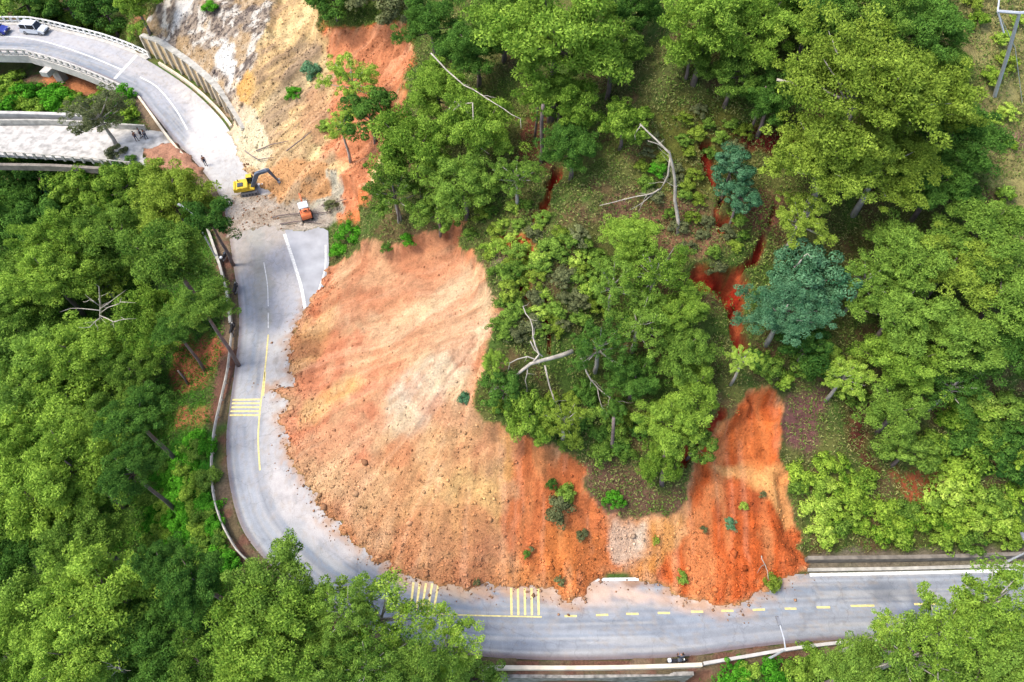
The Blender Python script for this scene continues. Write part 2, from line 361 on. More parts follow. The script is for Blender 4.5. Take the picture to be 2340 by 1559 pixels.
def link(name, me, mat=None, parent=None):
    o = bpy.data.objects.new(name, me); col.objects.link(o)
    if mat is not None and me is not None:
        if len(me.materials) == 0: me.materials.append(mat)
    if parent: o.parent = parent
    return o
def empty(name, loc, rz=0, s=1.0):
    o = bpy.data.objects.new(name, None); col.objects.link(o); o.location = loc; o.rotation_euler = (0, 0, rz); o.scale = (s, s, s)
    o.empty_display_size = .3
    return o

class MB:
    """collects boxes, tubes and slabs into one mesh"""
    def __init__(s): s.V = []; s.F = []
    def add(s, V, F):
        n = len(s.V); s.V += [tuple(map(float, v)) for v in V]; s.F += [tuple(i + n for i in f) for f in F]; return s
    def box(s, c, d, rz=0, ry=0, taper=1.0):
        c = Vector(c); M = Matrix.Rotation(rz, 3, 'Z') @ Matrix.Rotation(ry, 3, 'Y'); V = []
        for z in (-.5, .5):
            t = taper if z > 0 else 1
            for x, y in ((-.5, -.5), (.5, -.5), (.5, .5), (-.5, .5)): V.append(c + M @ Vector((x * d[0] * t, y * d[1] * t, z * d[2])))
        return s.add(V, [(0, 3, 2, 1), (4, 5, 6, 7), (0, 1, 5, 4), (1, 2, 6, 5), (2, 3, 7, 6), (3, 0, 4, 7)])
    def tube(s, pts, rad, n=6):
        pts = [Vector(p) for p in pts]
        if not hasattr(rad, '__len__'): rad = [rad] * len(pts)
        V = []
        for i, p in enumerate(pts):
            t = (pts[min(i + 1, len(pts) - 1)] - pts[max(i - 1, 0)]).normalized()
            a = t.cross(Vector((0, 0, 1)) if abs(t.z) < .9 else Vector((1, 0, 0))).normalized(); b = t.cross(a)
            for k in range(n):
                an = 2 * math.pi * k / n; V.append(p + (a * math.cos(an) + b * math.sin(an)) * rad[i])
        F = [(i * n + k, i * n + (k + 1) % n, (i + 1) * n + (k + 1) % n, (i + 1) * n + k) for i in range(len(pts) - 1) for k in range(n)]
        F += [tuple(range(n))[::-1], tuple(range((len(pts) - 1) * n, len(pts) * n))]
        return s.add(V, F)
    def cyl(s, c, r, h, ax='Y', n=16, r2=None):
        c = Vector(c); v = {'X': Vector((1, 0, 0)), 'Y': Vector((0, 1, 0)), 'Z': Vector((0, 0, 1))}[ax] * h / 2
        return s.tube([c - v, c + v], [r, r if r2 is None else r2], n)
    def torus(s, c, R_, r, n=18, m=8):
        V = []; F = []
        for i in range(n):
            a = 2 * math.pi * i / n
            for j in range(m):
                b = 2 * math.pi * j / m; q = R_ + r * math.cos(b)
                V.append((c[0] + q * math.cos(a), c[1] + r * math.sin(b), c[2] + q * math.sin(a)))
                F.append((i * m + j, i * m + (j + 1) % m, ((i + 1) % n) * m + (j + 1) % m, ((i + 1) % n) * m + j))
        return s.add(V, F)
    def prism(s, prof, y0, y1, inset=0.0, zi=None):
        """profile in xz extruded along y; optional inset of the outer faces"""
        n = len(prof); V = [(x, y0, z) for x, z in prof] + [(x, y1, z) for x, z in prof]
        F = [tuple(range(n)), tuple(range(n, 2 * n))[::-1]] + [(i, n + i, n + (i + 1) % n, (i + 1) % n) for i in range(n)]
        return s.add(V, F)
    def ball(s, c, r, seg=10, rings=7):
        if not hasattr(r, '__len__'): r = (r, r, r)
        V = [(c[0], c[1], c[2] - r[2])]; F = []
        for i in range(1, rings):
            th = math.pi * i / rings - math.pi / 2
            for k in range(seg):
                a = 2 * math.pi * k / seg; V.append((c[0] + r[0] * math.cos(th) * math.cos(a), c[1] + r[1] * math.cos(th) * math.sin(a), c[2] + r[2] * math.sin(th)))
        V.append((c[0], c[1], c[2] + r[2])); L = len(V) - 1
        for k in range(seg):
            F.append((0, 1 + (k + 1) % seg, 1 + k)); F.append((L, 1 + (rings - 2) * seg + k, 1 + (rings - 2) * seg + (k + 1) % seg))
        for i in range(rings - 2):
            for k in range(seg): F.append((1 + i * seg + k, 1 + i * seg + (k + 1) % seg, 1 + (i + 1) * seg + (k + 1) % seg, 1 + (i + 1) * seg + k))
        return s.add(V, F)
    def build(s, name, mat, parent=None, bevel=0.0, smooth=False):
        me = bpy.data.meshes.new(name); me.from_pydata(s.V, [], s.F)
        bm = bmesh.new(); bm.from_mesh(me); bmesh.ops.recalc_face_normals(bm, faces=bm.faces)
        if bevel > 0: bmesh.ops.bevel(bm, geom=[e for e in bm.edges if len(e.link_faces) == 2 and e.calc_face_angle(0) > .5], offset=bevel, segments=2, affect='EDGES', clamp_overlap=True)
        bm.to_mesh(me); bm.free()
        if smooth: me.polygons.foreach_set('use_smooth', [True] * len(me.polygons))
        return link(name, me, mat, parent)

# ------------------------------------------------------------------ materials
def new_mat(name):
    m = bpy.data.materials.new(name); m.use_nodes = True; n = m.node_tree.nodes; l = m.node_tree.links
    return m, n, l, n['Principled BSDF']
def plain(name, c, rough=.7, metal=0.0, var=.15, scale=3.0, bump=0.0):
    m, n, l, p = new_mat(name); c = lin(c) * .72
    tc = n.new('ShaderNodeTexCoord'); nz = n.new('ShaderNodeTexNoise'); nz.inputs['Scale'].default_value = scale; nz.inputs['Detail'].default_value = 6
    l.new(tc.outputs['Object'], nz.inputs['Vector'])
    mr = n.new('ShaderNodeMapRange'); mr.inputs[1].default_value = .3; mr.inputs[2].default_value = .7; mr.inputs[3].default_value = 1 - var; mr.inputs[4].default_value = 1 + var
    l.new(nz.outputs[0], mr.inputs[0])
    mx = n.new('ShaderNodeVectorMath'); mx.operation = 'SCALE'; mx.inputs[0].default_value = c; l.new(mr.outputs[0], mx.inputs['Scale'])
    l.new(mx.outputs[0], p.inputs['Base Color']); p.inputs['Roughness'].default_value = rough; p.inputs['Metallic'].default_value = metal
    if bump:
        b = n.new('ShaderNodeBump'); b.inputs['Strength'].default_value = bump; b.inputs['Distance'].default_value = .05; l.new(nz.outputs[0], b.inputs['Height']); l.new(b.outputs[0], p.inputs['Normal'])
    return m
def attr_mat(name, fine=6.0, amt=.35, bump=.6, rough=.95, speck=0.0, dist=.12, crack=0.0):
    m, n, l, p = new_mat(name)
    at = n.new('ShaderNodeAttribute'); at.attribute_name = 'Col'
    tc = n.new('ShaderNodeTexCoord')
    a = n.new('ShaderNodeTexNoise'); a.inputs['Scale'].default_value = fine; a.inputs['Detail'].default_value = 8; a.inputs['Roughness'].default_value = .7; l.new(tc.outputs['Object'], a.inputs['Vector'])
    b = n.new('ShaderNodeTexNoise'); b.inputs['Scale'].default_value = fine * .18; b.inputs['Detail'].default_value = 5; l.new(tc.outputs['Object'], b.inputs['Vector'])
    ma = n.new('ShaderNodeMapRange'); ma.inputs[1].default_value = .3; ma.inputs[2].default_value = .7; ma.inputs[3].default_value = 1 - amt; ma.inputs[4].default_value = 1 + amt; l.new(a.outputs[0], ma.inputs[0])
    mb = n.new('ShaderNodeMapRange'); mb.inputs[1].default_value = .3; mb.inputs[2].default_value = .7; mb.inputs[3].default_value = 1 - amt * .5; mb.inputs[4].default_value = 1 + amt * .5; l.new(b.outputs[0], mb.inputs[0])
    mu = n.new('ShaderNodeMath'); mu.operation = 'MULTIPLY'; l.new(ma.outputs[0], mu.inputs[0]); l.new(mb.outputs[0], mu.inputs[1])
    last = mu.outputs[0]
    if speck:
        v = n.new('ShaderNodeTexVoronoi'); v.inputs['Scale'].default_value = 1.7; l.new(tc.outputs['Object'], v.inputs['Vector'])
        mv = n.new('ShaderNodeMapRange'); mv.inputs[1].default_value = .12; mv.inputs[2].default_value = .3; mv.inputs[3].default_value = 1 - speck; mv.inputs[4].default_value = 1; l.new(v.outputs['Distance'], mv.inputs[0])
        m2_ = n.new('ShaderNodeMath'); m2_.operation = 'MULTIPLY'; l.new(last, m2_.inputs[0]); l.new(mv.outputs[0], m2_.inputs[1]); last = m2_.outputs[0]
    if crack:
        wn = n.new('ShaderNodeTexNoise'); wn.inputs['Scale'].default_value = .9; wn.inputs['Detail'].default_value = 4; l.new(tc.outputs['Object'], wn.inputs['Vector'])
        wv = n.new('ShaderNodeVectorMath'); wv.operation = 'MULTIPLY_ADD'; wv.inputs[1].default_value = (2.2, 2.2, 0); l.new(wn.outputs['Color'], wv.inputs[0]); l.new(tc.outputs['Object'], wv.inputs[2])
        v = n.new('ShaderNodeTexVoronoi'); v.feature = 'DISTANCE_TO_EDGE'; v.inputs['Scale'].default_value = .28; l.new(wv.outputs[0], v.inputs['Vector'])
        mv = n.new('ShaderNodeMapRange'); mv.inputs[1].default_value = .004; mv.inputs[2].default_value = .018; mv.inputs[3].default_value = 1 - crack; mv.inputs[4].default_value = 1; l.new(v.outputs['Distance'], mv.inputs[0])
        m3_ = n.new('ShaderNodeMath'); m3_.operation = 'MULTIPLY'; l.new(last, m3_.inputs[0]); l.new(mv.outputs[0], m3_.inputs[1]); last = m3_.outputs[0]
    vm = n.new('ShaderNodeVectorMath'); vm.operation = 'SCALE'; l.new(at.outputs['Color'], vm.inputs[0]); l.new(last, vm.inputs['Scale'])
    l.new(vm.outputs[0], p.inputs['Base Color']); p.inputs['Roughness'].default_value = rough; p.inputs['Specular IOR Level'].default_value = .15
    bp = n.new('ShaderNodeBump'); bp.inputs['Strength'].default_value = bump; bp.inputs['Distance'].default_value = dist; l.new(a.outputs[0], bp.inputs['Height']); l.new(bp.outputs[0], p.inputs['Normal'])
    return m
def leaf_mat(name, dark, light, trans=.3):
    m = bpy.data.materials.new(name); m.use_nodes = True; n = m.node_tree.nodes; l = m.node_tree.links; n.clear()
    out = n.new('ShaderNodeOutputMaterial'); at = n.new('ShaderNodeAttribute'); at.attribute_name = 'tone'
    oi = n.new('ShaderNodeObjectInfo'); ad = n.new('ShaderNodeMath'); ad.operation = 'MULTIPLY_ADD'; ad.inputs[1].default_value = .42; l.new(oi.outputs['Random'], ad.inputs[0])
    sb = n.new('ShaderNodeMath'); sb.operation = 'SUBTRACT'; sb.inputs[1].default_value = .20; l.new(at.outputs['Fac'], sb.inputs[0]); l.new(sb.outputs[0], ad.inputs[2])
    mx = n.new('ShaderNodeMix'); mx.data_type = 'RGBA'; mx.clamp_factor = True
    l.new(ad.outputs[0], mx.inputs[0]); mx.inputs[6].default_value = (*(lin(dark) * .95), 1); mx.inputs[7].default_value = (*(lin(light) * .93), 1)
    df = n.new('ShaderNodeBsdfDiffuse'); tr = n.new('ShaderNodeBsdfTranslucent'); ms_ = n.new('ShaderNodeMixShader'); ms_.inputs[0].default_value = trans
    l.new(mx.outputs[2], df.inputs[0]); l.new(mx.outputs[2], tr.inputs[0]); l.new(df.outputs[0], ms_.inputs[1]); l.new(tr.outputs[0], ms_.inputs[2]); l.new(ms_.outputs[0], out.inputs[0])
    return m
M = dict(
    butt=plain('tan_buttress', (214, 204, 184), .9, var=.3, scale=1.2, bump=.4), boomg=plain('blue_grey_steel', (98, 110, 126), .5, .2, .25),
    soil=attr_mat('soil', 5.0, .34, .8, .95, .22, .2), road=attr_mat('road_surface', 9.0, .14, .15, .8, 0, .02, .14),
    litter=attr_mat('undergrowth_leaf', 3.0, .15, 0, .9), clod=attr_mat('clod', 6.0, .2, .3, .95),
    white=plain('white_paint', (228, 228, 222), .6, var=.3, scale=4), yellow=plain('yellow_paint', (232, 214, 136), .6, var=.3, scale=4),
    concrete=plain('concrete', (196, 192, 184), .85, var=.22, scale=1.2, bump=.3), cream=plain('cream_concrete', (226, 212, 186), .85, var=.2, scale=1.0, bump=.3),
    oldcon=plain('stained_concrete', (132, 124, 112), .9, var=.4, scale=1.5, bump=.5), tanwall=plain('tan_shotcrete', (204, 178, 134), .9, var=.3, scale=.9, bump=.6),
    dirtcon=plain('weathered_parapet', (186, 182, 170), .9, var=.3, scale=1.6, bump=.4),
    rubble=plain('rubble_stone', (150, 146, 138), .9, var=.6, scale=2.2, bump=.9), steel=plain('galvanised_steel', (206, 210, 216), .5, .2, .1),
    bark=plain('pine_bark', (122, 108, 104), .95, var=.3, scale=2.0, bump=.5), paleb=plain('pale_bark', (176, 170, 160), .9, var=.25, scale=2.0), deadw=plain('dead_wood', (176, 168, 154), .9, var=.35, scale=2.0),
    black=plain('black_rubber', (30, 30, 32), .8), dark=plain('dark_steel', (72, 78, 88), .5, .3), excy=plain('machine_yellow', (222, 190, 44), .6, var=.2), grey=plain('grey_steel', (150, 152, 156), .5, .4),
    glass=plain('dark_glass', (24, 30, 36), .1, var=.02), carw=plain('white_car_paint', (226, 230, 234), .25, var=.02), carb=plain('blue_car_paint', (36, 52, 150), .25, var=.04), lampg=plain('lamp_glass', (236, 236, 226), .2, var=.02), redl=plain('red_lens', (170, 24, 20), .3, var=.02),
    orange=plain('orange_paint', (236, 128, 74), .5, var=.08), skin=plain('skin', (168, 118, 88), .6, var=.04), hair=plain('hair', (28, 22, 20), .8), navy=plain('navy_cloth', (42, 46, 70), .9), jean=plain('denim', (60, 70, 92), .9), greyc=plain('grey_cloth', (130, 130, 136), .9), redc=plain('red_paint', (168, 34, 30), .4),
)
LM = dict(
    pine=leaf_mat('pine_needles', (62, 98, 36), (154, 188, 80)), bright=leaf_mat('bright_needles', (80, 116, 38), (170, 202, 82)),
    olive=leaf_mat('olive_needles', (88, 112, 36), (168, 192, 78)), dark=leaf_mat('dark_needles', (46, 84, 36), (112, 154, 64)),
    blue=leaf_mat('bluegreen_leaves', (50, 98, 64), (122, 168, 124)), lime=leaf_mat('lime_leaves', (110, 150, 46), (204, 228, 104)), grey=leaf_mat('grey_green_leaves', (78, 86, 56), (144, 152, 104)),
    shrub=leaf_mat('shrub_leaves', (66, 110, 30), (178, 208, 80)), fresh=leaf_mat('fresh_leaves', (46, 108, 28), (114, 188, 54)))

# ------------------------------------------------------------------ terrain
ny, nx = GX.shape
ii = (np.arange(ny - 1)[:, None] * nx + np.arange(nx - 1)[None]).ravel()
F4 = np.stack([ii, ii + 1, ii + nx + 1, ii + nx], 1)
terr = link('ground', np_mesh('ground', np.stack([GX.ravel(), GY.ravel(), Z.ravel()], 1), F4, None, {'Col': C.reshape(-1, 3)}, True), M['soil'])
tag(terr, 'orange landslide scars and green brown hillside soil around the road', kind='structure')

# ------------------------------------------------------------------ road sheet with dust
def strip_sheet(name, A, B, z, nacross, colf, mat, thick=0.0):
    n = len(A); t = np.linspace(0, 1, nacross)
    P = A[:, None] * (1 - t)[None, :, None] + B[:, None] * t[None, :, None]
    x = P[..., 0].ravel(); y = P[..., 1].ravel(); V = np.stack([x, y, np.full(x.shape, z)], 1)
    i = (np.arange(n - 1)[:, None] * nacross + np.arange(nacross - 1)[None]).ravel()
    F = np.stack([i, i + nacross, i + nacross + 1, i + 1], 1)
    return link(name, np_mesh(name, V, F, None, {'Col': colf(x, y)}), mat)
ALBR = 0.5
def road_col(x, y):
    d, s = pl_dist(inner, x, y); d2, s2 = pl_dist(outer, x, y); t = d / (d + d2)
    c = np.zeros((len(x), 3)); c[:] = lin((178, 183, 190)) * ALBR
    def mixc(m, col_, a=1.0):
        m = (np.clip(m, 0, 1) * a)[:, None]; c[:] = c * (1 - m) + m * lin(col_) * ALBR
    tr = fbm(s * .05, t * 11, 3, 81)
    mixc(ss(.45, .65, tr), (158, 170, 184), .9); mixc(ss(.5, .7, fbm(s * .06, t * 14, 3, 82)), (198, 204, 210), .8)
    mixc(ss(.56, .62, fbm(s * .09, t * 38, 2, 87)), (150, 156, 164), .5); mixc(ss(.58, .64, fbm(s * .07, t * 30 + 9, 2, 88)), (214, 212, 206), .5)
    lft = ss(-5, -15, x) * ss(18, 30, y)                        # dusty bend
    mixc(lft * ss(.75, .35, t + .35 * (fbm(x * .4, y * .4, 4, 83) - .5)), (222, 218, 216), .85)
    mixc(lft * ss(.4, .7, fbm(s * .12, t * 8, 4, 84)), (208, 210, 216), .6)
    def ar(pts, cc, soft=.8, amt=1, warp=1.5):
        P = np.array([gz(*p) for p in pts]); mixc(ss(-soft, soft, sdist(P, x, y, 6) + warp * 2 * (fbm(x * .6, y * .6, 4, 85) - .5)), cc, amt)
    ar([(400, 200), (480, 240), (560, 340), (560, 430), (500, 460), (420, 340), (440, 280)], (242, 236, 228), 1.5)
    ar([(450, 250), (510, 270), (520, 330), (470, 320)], (252, 252, 252), 1.5)
    ar([(450, 350), (560, 360), (560, 440), (500, 440)], (226, 224, 220), 1.5)
    ar([(510, 430), (650, 440), (760, 450), (760, 560), (660, 545), (600, 560), (600, 640), (520, 600)], (206, 196, 184), 2.6, .95, 2.6)
    ar([(560, 520), (600, 520), (625, 760), (600, 760)], (198, 196, 186), .8, .8)
    ar([(620, 760), (680, 740), (670, 900), (640, 1000), (600, 950)], (226, 222, 216), 1.2)
    ar([(620, 1040), (700, 1150), (880, 1290), (820, 1290), (650, 1180)], (230, 224, 220), 1.2)
    ar([(1240, 1330), (1350, 1325), (1500, 1350), (1720, 1375), (1660, 1396), (1400, 1375), (1250, 1375)], (244, 214, 192), .7, .95, 1.0)
    ar([(1150, 1330), (1290, 1335), (1290, 1375), (1160, 1360)], (236, 206, 180), .6, .8, 1.0)
    ar([(930, 1320), (1020, 1320), (1090, 1345), (1060, 1370), (960, 1350)], (228, 206, 180), .6, .8, 1.0)
    ar([(1420, 1325), (1520, 1325), (1560, 1345), (1440, 1340)], (128, 92, 80), .3, .8, .5)
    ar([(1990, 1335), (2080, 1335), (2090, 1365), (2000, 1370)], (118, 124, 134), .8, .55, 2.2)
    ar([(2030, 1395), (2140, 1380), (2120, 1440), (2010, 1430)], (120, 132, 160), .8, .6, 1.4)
    dsl = -sdist(slide, x, y, 5) + 1.6 * (fbm(x * .8, y * .8, 4, 89) - .5); mixc(ss(1.6, .1, dsl) * ss(.3, .6, fbm(x * 1.5, y * 1.5, 3, 90)), (214, 172, 138), .8)
    mixc(ss(.66, .7, fbm(x * 1.2, y * 1.2, 4, 79)), (130, 132, 136), .2); mixc(ss(.64, .68, fbm(x * 3, y * 3, 3, 78)), (196, 176, 150), .25)
    mixc((1 - ss(.02, .09, 1 - t)) * ss(10, 0, x + 100 * (y < 20) * 0) , (150, 122, 112), .5)
    mixc(ss(.91, .99, t) * ss(-20, 10, x), (128, 104, 104), .8)
    return c * (0.95 + .1 * fbm(x * 2, y * 2, 2, 86))[:, None]
NR = 1700
ri = resample(inner, NR); ro = resample(outer, NR)
# pair the outer edge with the nearest arc so that the cross sections stay square
keep_i = (ri[:, 0] > -130) & (ri[:, 0] < 130)
def pair(ri, ro_line):
    out = []; last = 0.0
    seg = np.r_[0, np.cumsum(np.hypot(*np.diff(ro_line, axis=0).T))]
    _, s = pl_dist(ro_line, ri[:, 0], ri[:, 1]); s = np.maximum.accumulate(s)
    k = np.ones(25) / 25; sp = np.convolve(np.pad(s, 12, mode='edge'), k, 'valid')
    return np.stack([np.interp(sp, seg, ro_line[:, 0]), np.interp(sp, seg, ro_line[:, 1])], 1)
roP = pair(ri, outer)
def off(line, d):                 # offset to the right-hand side of travel by d
    T = np.gradient(line, axis=0); T /= np.linalg.norm(T, axis=1)[:, None] + 1e-9
    return line + d * np.stack([T[:, 1], -T[:, 0]], 1)
road = strip_sheet('road', ri, roP, 0.0, 36, road_col, M['road']); tag(road, 'dusty pale grey two lane asphalt road curving round the hillside', kind='structure')
lay = np.array([gz(*p) for p in lay_px])
bm = MB(); bm.add([(x, y, -.006) for x, y in lay], [tuple(range(len(lay)))[::-1]])
layby = bm.build('layby_road', plain('layby_asphalt', (172, 174, 178), .85, var=.2, scale=.5)); tag(layby, 'grey asphalt lay-by beside the bend', kind='structure')
# flatten ground under the lay-by is part of the terrain (see below)

def flat_strip(pts, width, z):
    P = np.array(pts); n = len(P); A = off(P, width / 2); B = off(P, -width / 2)
    V = [(*a, z) for a in A] + [(*b, z) for b in B]; return V, [(i, i + 1, n + i + 1, n + i) for i in range(n - 1)]
def marking(name, lines, width, mat, z, label):
    mb = MB()
    for L in lines:
        P = np.array([gz(*p) for p in L]); P = resample(smooth_pl(P, 5) if len(P) > 2 else P, max(2, len(L) * 5))
        mb.add(*flat_strip(P, width, z))
    o = mb.build(name, mat); tag(o, label, kind='structure'); return o
marking('road_marking', [[(0, 82), (60, 87), (120, 100), (200, 127), (280, 160)], [(320, 176), (360, 200), (400, 248), (428, 296)]], .22, M['white'], .008, 'white centre line of the bridge road')
marking('road_marking', [[(322, 116), (262, 180)]], .5, M['white'], .012, 'wide white line across the road at the bridge end')
marking('road_marking', [[(650, 535), (672, 602), (688, 655), (697, 705)]], .38, M['white'], .010, 'thick white edge line beside the lay-by')
marking('road_marking', [[(744, 560), (743, 612), (731, 655), (722, 680)]], .2, M['white'], .008, 'white edge line of the lay-by')
marking('road_marking', [[(603, 600), (611, 650), (613, 700)], [(613, 715), (613, 750)]], .1, M['white'], .008, 'worn white centre line of the bend')
marking('road_marking', [[(613, 765), (607, 830), (598, 905), (592, 960), (590, 1010), (594, 1075)], [(606, 850), (602, 905)]], .16, M['yellow'], .008, 'yellow centre line beside the rumble strips of the bend')
marking('road_marking', [[(531, 914), (596, 913)], [(530, 922), (595, 922)], [(529, 931), (594, 931)], [(527, 940), (593, 940)], [(525, 949), (592, 949)]], .2, M['yellow'], .012, 'five yellow rumble strips across the outer lane of the bend')
marking('road_marking', [[(945 + 14.2 * i, 1331 + i), (938 + 13 * i, 1394 + i * 1.5)] for i in range(5)], .2, M['yellow'], .012, 'five yellow rumble strips nearest the pale front tree')
marking('road_marking', [[(1168 + 15.5 * i, 1344), (1169 + 15.5 * i, 1406)] for i in range(5)], .2, M['yellow'], .012, 'five yellow rumble strips right below the landslide toe')
marking('road_marking', [[(975, 1403), (1100, 1407), (1238, 1410)]], .12, M['yellow'], .008, 'solid yellow centre line between the rumble strips')
marking('road_marking', [[(1290, 1408), (1318, 1408)], [(1362, 1406), (1390, 1405)], [(1431, 1403), (1459, 1403)], [(1503, 1401), (1531, 1401)], [(1579, 1398), (1607, 1398)], [(1648, 1396), (1676, 1396)], [(1720, 1394), (1748, 1393)],
                         [(1793, 1391), (1820, 1391)], [(1866, 1388), (1897, 1388)], [(1944, 1385), (1998, 1384)], [(2089, 1381), (2142, 1380)], [(2230, 1377), (2290, 1376)]], .18, M['yellow'], .008, 'dashed yellow centre line of the straight')
marking('road_marking', [[(1850, 1314), (2000, 1311), (2340, 1303), (2420, 1300)], [(1350, 1325), (1430, 1324), (1506, 1323)]], .3, M['white'], .010, 'wide white edge line at the foot of the hillside')
# old lower road
orm = MB(); oP = np.array([gz(*p, -.5) for p in old_px]); 
orm.add([(x, y, -.5) for x, y in oP] + [(x, y, -.9) for x, y in oP], [tuple(range(len(oP)))[::-1], tuple(range(len(oP), 2 * len(oP)))] + [(i, (i + 1) % len(oP), len(oP) + (i + 1) % len(oP), len(oP) + i) for i in range(len(oP))])
o = orm.build('old_road', plain('pale_rubble_road', (192, 188, 180), .9, var=.4, scale=1.1, bump=.6)); tag(o, 'pale dusty old road on the lower bridge', kind='structure')
exec_after = []

# ------------------------------------------------------------------ walls, railings, bridge
def wall_line(pts, h, t, z0, name, mat, label, cat, below=0.3, parent=None):
    P = np.asarray(pts, float); n = len(P); A = off(P, t / 2); B = off(P, -t / 2); mb = MB()
    V = [(*a, z0 - below) for a in A] + [(*a, z0 + h) for a in A] + [(*b, z0 + h) for b in B] + [(*b, z0 - below) for b in B]
    F = []
    for i in range(n - 1):
        for k in range(4): a, b = k * n + i, ((k + 1) % 4) * n + i; F.append((a, a + 1, b + 1, b))
    F += [(0, n, 2 * n, 3 * n), (n - 1, 4 * n - 1, 3 * n - 1, 2 * n - 1)]
    o = mb.add(V, F).build(name, mat, parent)
    if not parent: tag(o, label, cat)
    return o
def line_px(px, z=0.0, n=None, sm=True):
    P = np.array([gz(*p, z) for p in px]); 
    if sm and len(P) > 2: P = smooth_pl(P, 6)
    L = np.hypot(*np.diff(P, axis=0).T).sum(); return resample(P, n or max(2, int(L / .8)))
# outer parapet of the upper bend: low wall of blocks
wall_line(line_px([(478, 530), (497, 585), (513, 640), (524, 690), (530, 745)]), .7, .3, 0, 'parapet_wall', M['dirtcon'], 'pale weathered concrete parapet along the outside of the upper bend', 'wall')
wall_line(line_px([(1095, 1528), (1300, 1529), (1450, 1527), (1600, 1522)]), .75, .32, 0, 'parapet_wall', M['cream'], 'long cream concrete parapet along the front of the road', 'wall')
wall_line(line_px([(1604, 1519), (1700, 1503), (1800, 1486), (1920, 1471), (2060, 1461), (2200, 1458), (2400, 1452)]), .7, .26, 0, 'parapet_wall', M['concrete'], 'pale grey parapet slanting away to the front right trees', 'wall')
wall_line(line_px([(1100, 1538), (1330, 1539), (1585, 1533)]), -.08, .7, 0, 'retaining_wall', M['rubble'], 'rubble stone retaining wall under the cream parapet', 'wall', below=6)
wall_line(line_px([(1845, 1276), (2050, 1274), (2200, 1271), (2340, 1266), (2440, 1264)], .8), .95, .35, 0, 'drain_wall', M['oldcon'], 'low dark stained concrete wall at the foot of the right bank', 'wall', below=.6)
wall_line(line_px([(1845, 1303), (2050, 1300), (2200, 1296), (2440, 1290)]), .14, .3, 0, 'kerb', M['dirtcon'], 'pale concrete kerb between the right bank drain and the road', 'kerb')
# guardrail down the outer bend
def railing(line, name, label, cat, h, rails, gap, pr, rr, mat, z0=0.0, postbox=None):
    e = empty(name, (*line[0], z0)); o0 = Vector((*line[0], z0)); tag(e, label, cat)
    for hz in rails:
        MB().tube([(p[0] - line[0][0], p[1] - line[0][1], hz) for p in line], rr, 6).build('rail', mat, e)
    L = np.hypot(*np.diff(line, axis=0).T).sum(); n = min(99, int(L / gap) + 1); Q = resample(line, n)
    T = np.gradient(Q, axis=0)
    for q, t in zip(Q, T):
        a = math.atan2(t[1], t[0]); mb = MB()
        if postbox: mb.box((q[0] - line[0][0], q[1] - line[0][1], h / 2 - .1), (postbox[0], postbox[1], h + .2), a)
        else: mb.cyl((q[0] - line[0][0], q[1] - line[0][1], h / 2 - .1), pr, h + .2, 'Z', 6)
        mb.build('post', mat, e)
    return e
railing(line_px([(533, 770), (524, 850), (510, 915), (494, 990), (488, 1060), (492, 1130), (508, 1190), (530, 1235), (552, 1268), (600, 1310)]), 'guardrail', 'thin pale guardrail round the outside of the lower bend', 'guardrail', .8, (.45, .75), 2.0, .07, .09, M['dirtcon'])
# bridge: deck edge beams, parapet railings, piers
bi = [p for p in inner if -140 < p[0] < gz(345, 143)[0]]; bo = [p for p in outer if -140 < p[0] < gz(318, 222)[0]]
bi = resample(np.array(bi), 70); bo = resample(np.array(bo), 70)
br = empty('road_bridge', (*bo[0], -1.2)); O = Vector((*bo[0], -1.2)); tag(br, 'pale concrete road bridge carrying the two cars', 'bridge')
def rel_wall(line, t, z0, z1, name, mat, parent, org):
    P = np.asarray(line); n = len(P); A = off(P, t / 2) - np.array(org[:2]); B = off(P, -t / 2) - np.array(org[:2]); z0 -= org[2]; z1 -= org[2]
    V = [(*a, z0) for a in A] + [(*a, z1) for a in A] + [(*b, z1) for b in B] + [(*b, z0) for b in B]; F = []
    for i in range(n - 1):
        for k in range(4): a, b = k * n + i, ((k + 1) % 4) * n + i; F.append((a, a + 1, b + 1, b))
    F += [(0, n, 2 * n, 3 * n), (n - 1, 4 * n - 1, 3 * n - 1, 2 * n - 1)]
    return MB().add(V, F).build(name, mat, parent)
rel_wall(off(bo, .5), 1.1, -1.2, .06, 'edge_beam', M['concrete'], br, O)
rel_wall(off(bi, -.45), 1.0, -1.2, .06, 'edge_beam', M['concrete'], br, O)
dk = MB(); n = 70
V = [(a[0] - O.x, a[1] - O.y, z - O.z) for z in (-.05, -1.0) for L in (bi, bo) for a in L]
F = [(i, i + 1, n + i + 1, n + i) for i in range(n - 1)] + [(2 * n + i, 2 * n + i + 1, 3 * n + i + 1, 3 * n + i) for i in range(n - 1)]
dk.add(V, F).build('deck', M['concrete'], br)
for px_, py_ in ((105, 150), (-60, 150)):
    g = gz(px_, py_ - 8); MB().box((g[0] - O.x, g[1] + 1.2 - O.y, -3.6), (1.3, 1.3, 6.6), -.2).build('pier', M['concrete'], br)
    MB().box((g[0] - O.x, g[1] + 1.6 - O.y, -.3), (1.4, 5.6, .8), -.25, taper=1.0).build('pier_cap', M['concrete'], br)
railing(off(bi, -.75), 'bridge_railing', 'white concrete balustrade behind the two cars on the far side of the bridge', 'railing', .95, (.3, .95), 1.15, .1, .13, M['white'], postbox=(.35, .24))
railing(off(bo, .8), 'bridge_railing', 'pale concrete balustrade on the near side of the road bridge', 'railing', .95, (.3, .95), 1.25, .1, .13, M['concrete'], postbox=(.3, .24))
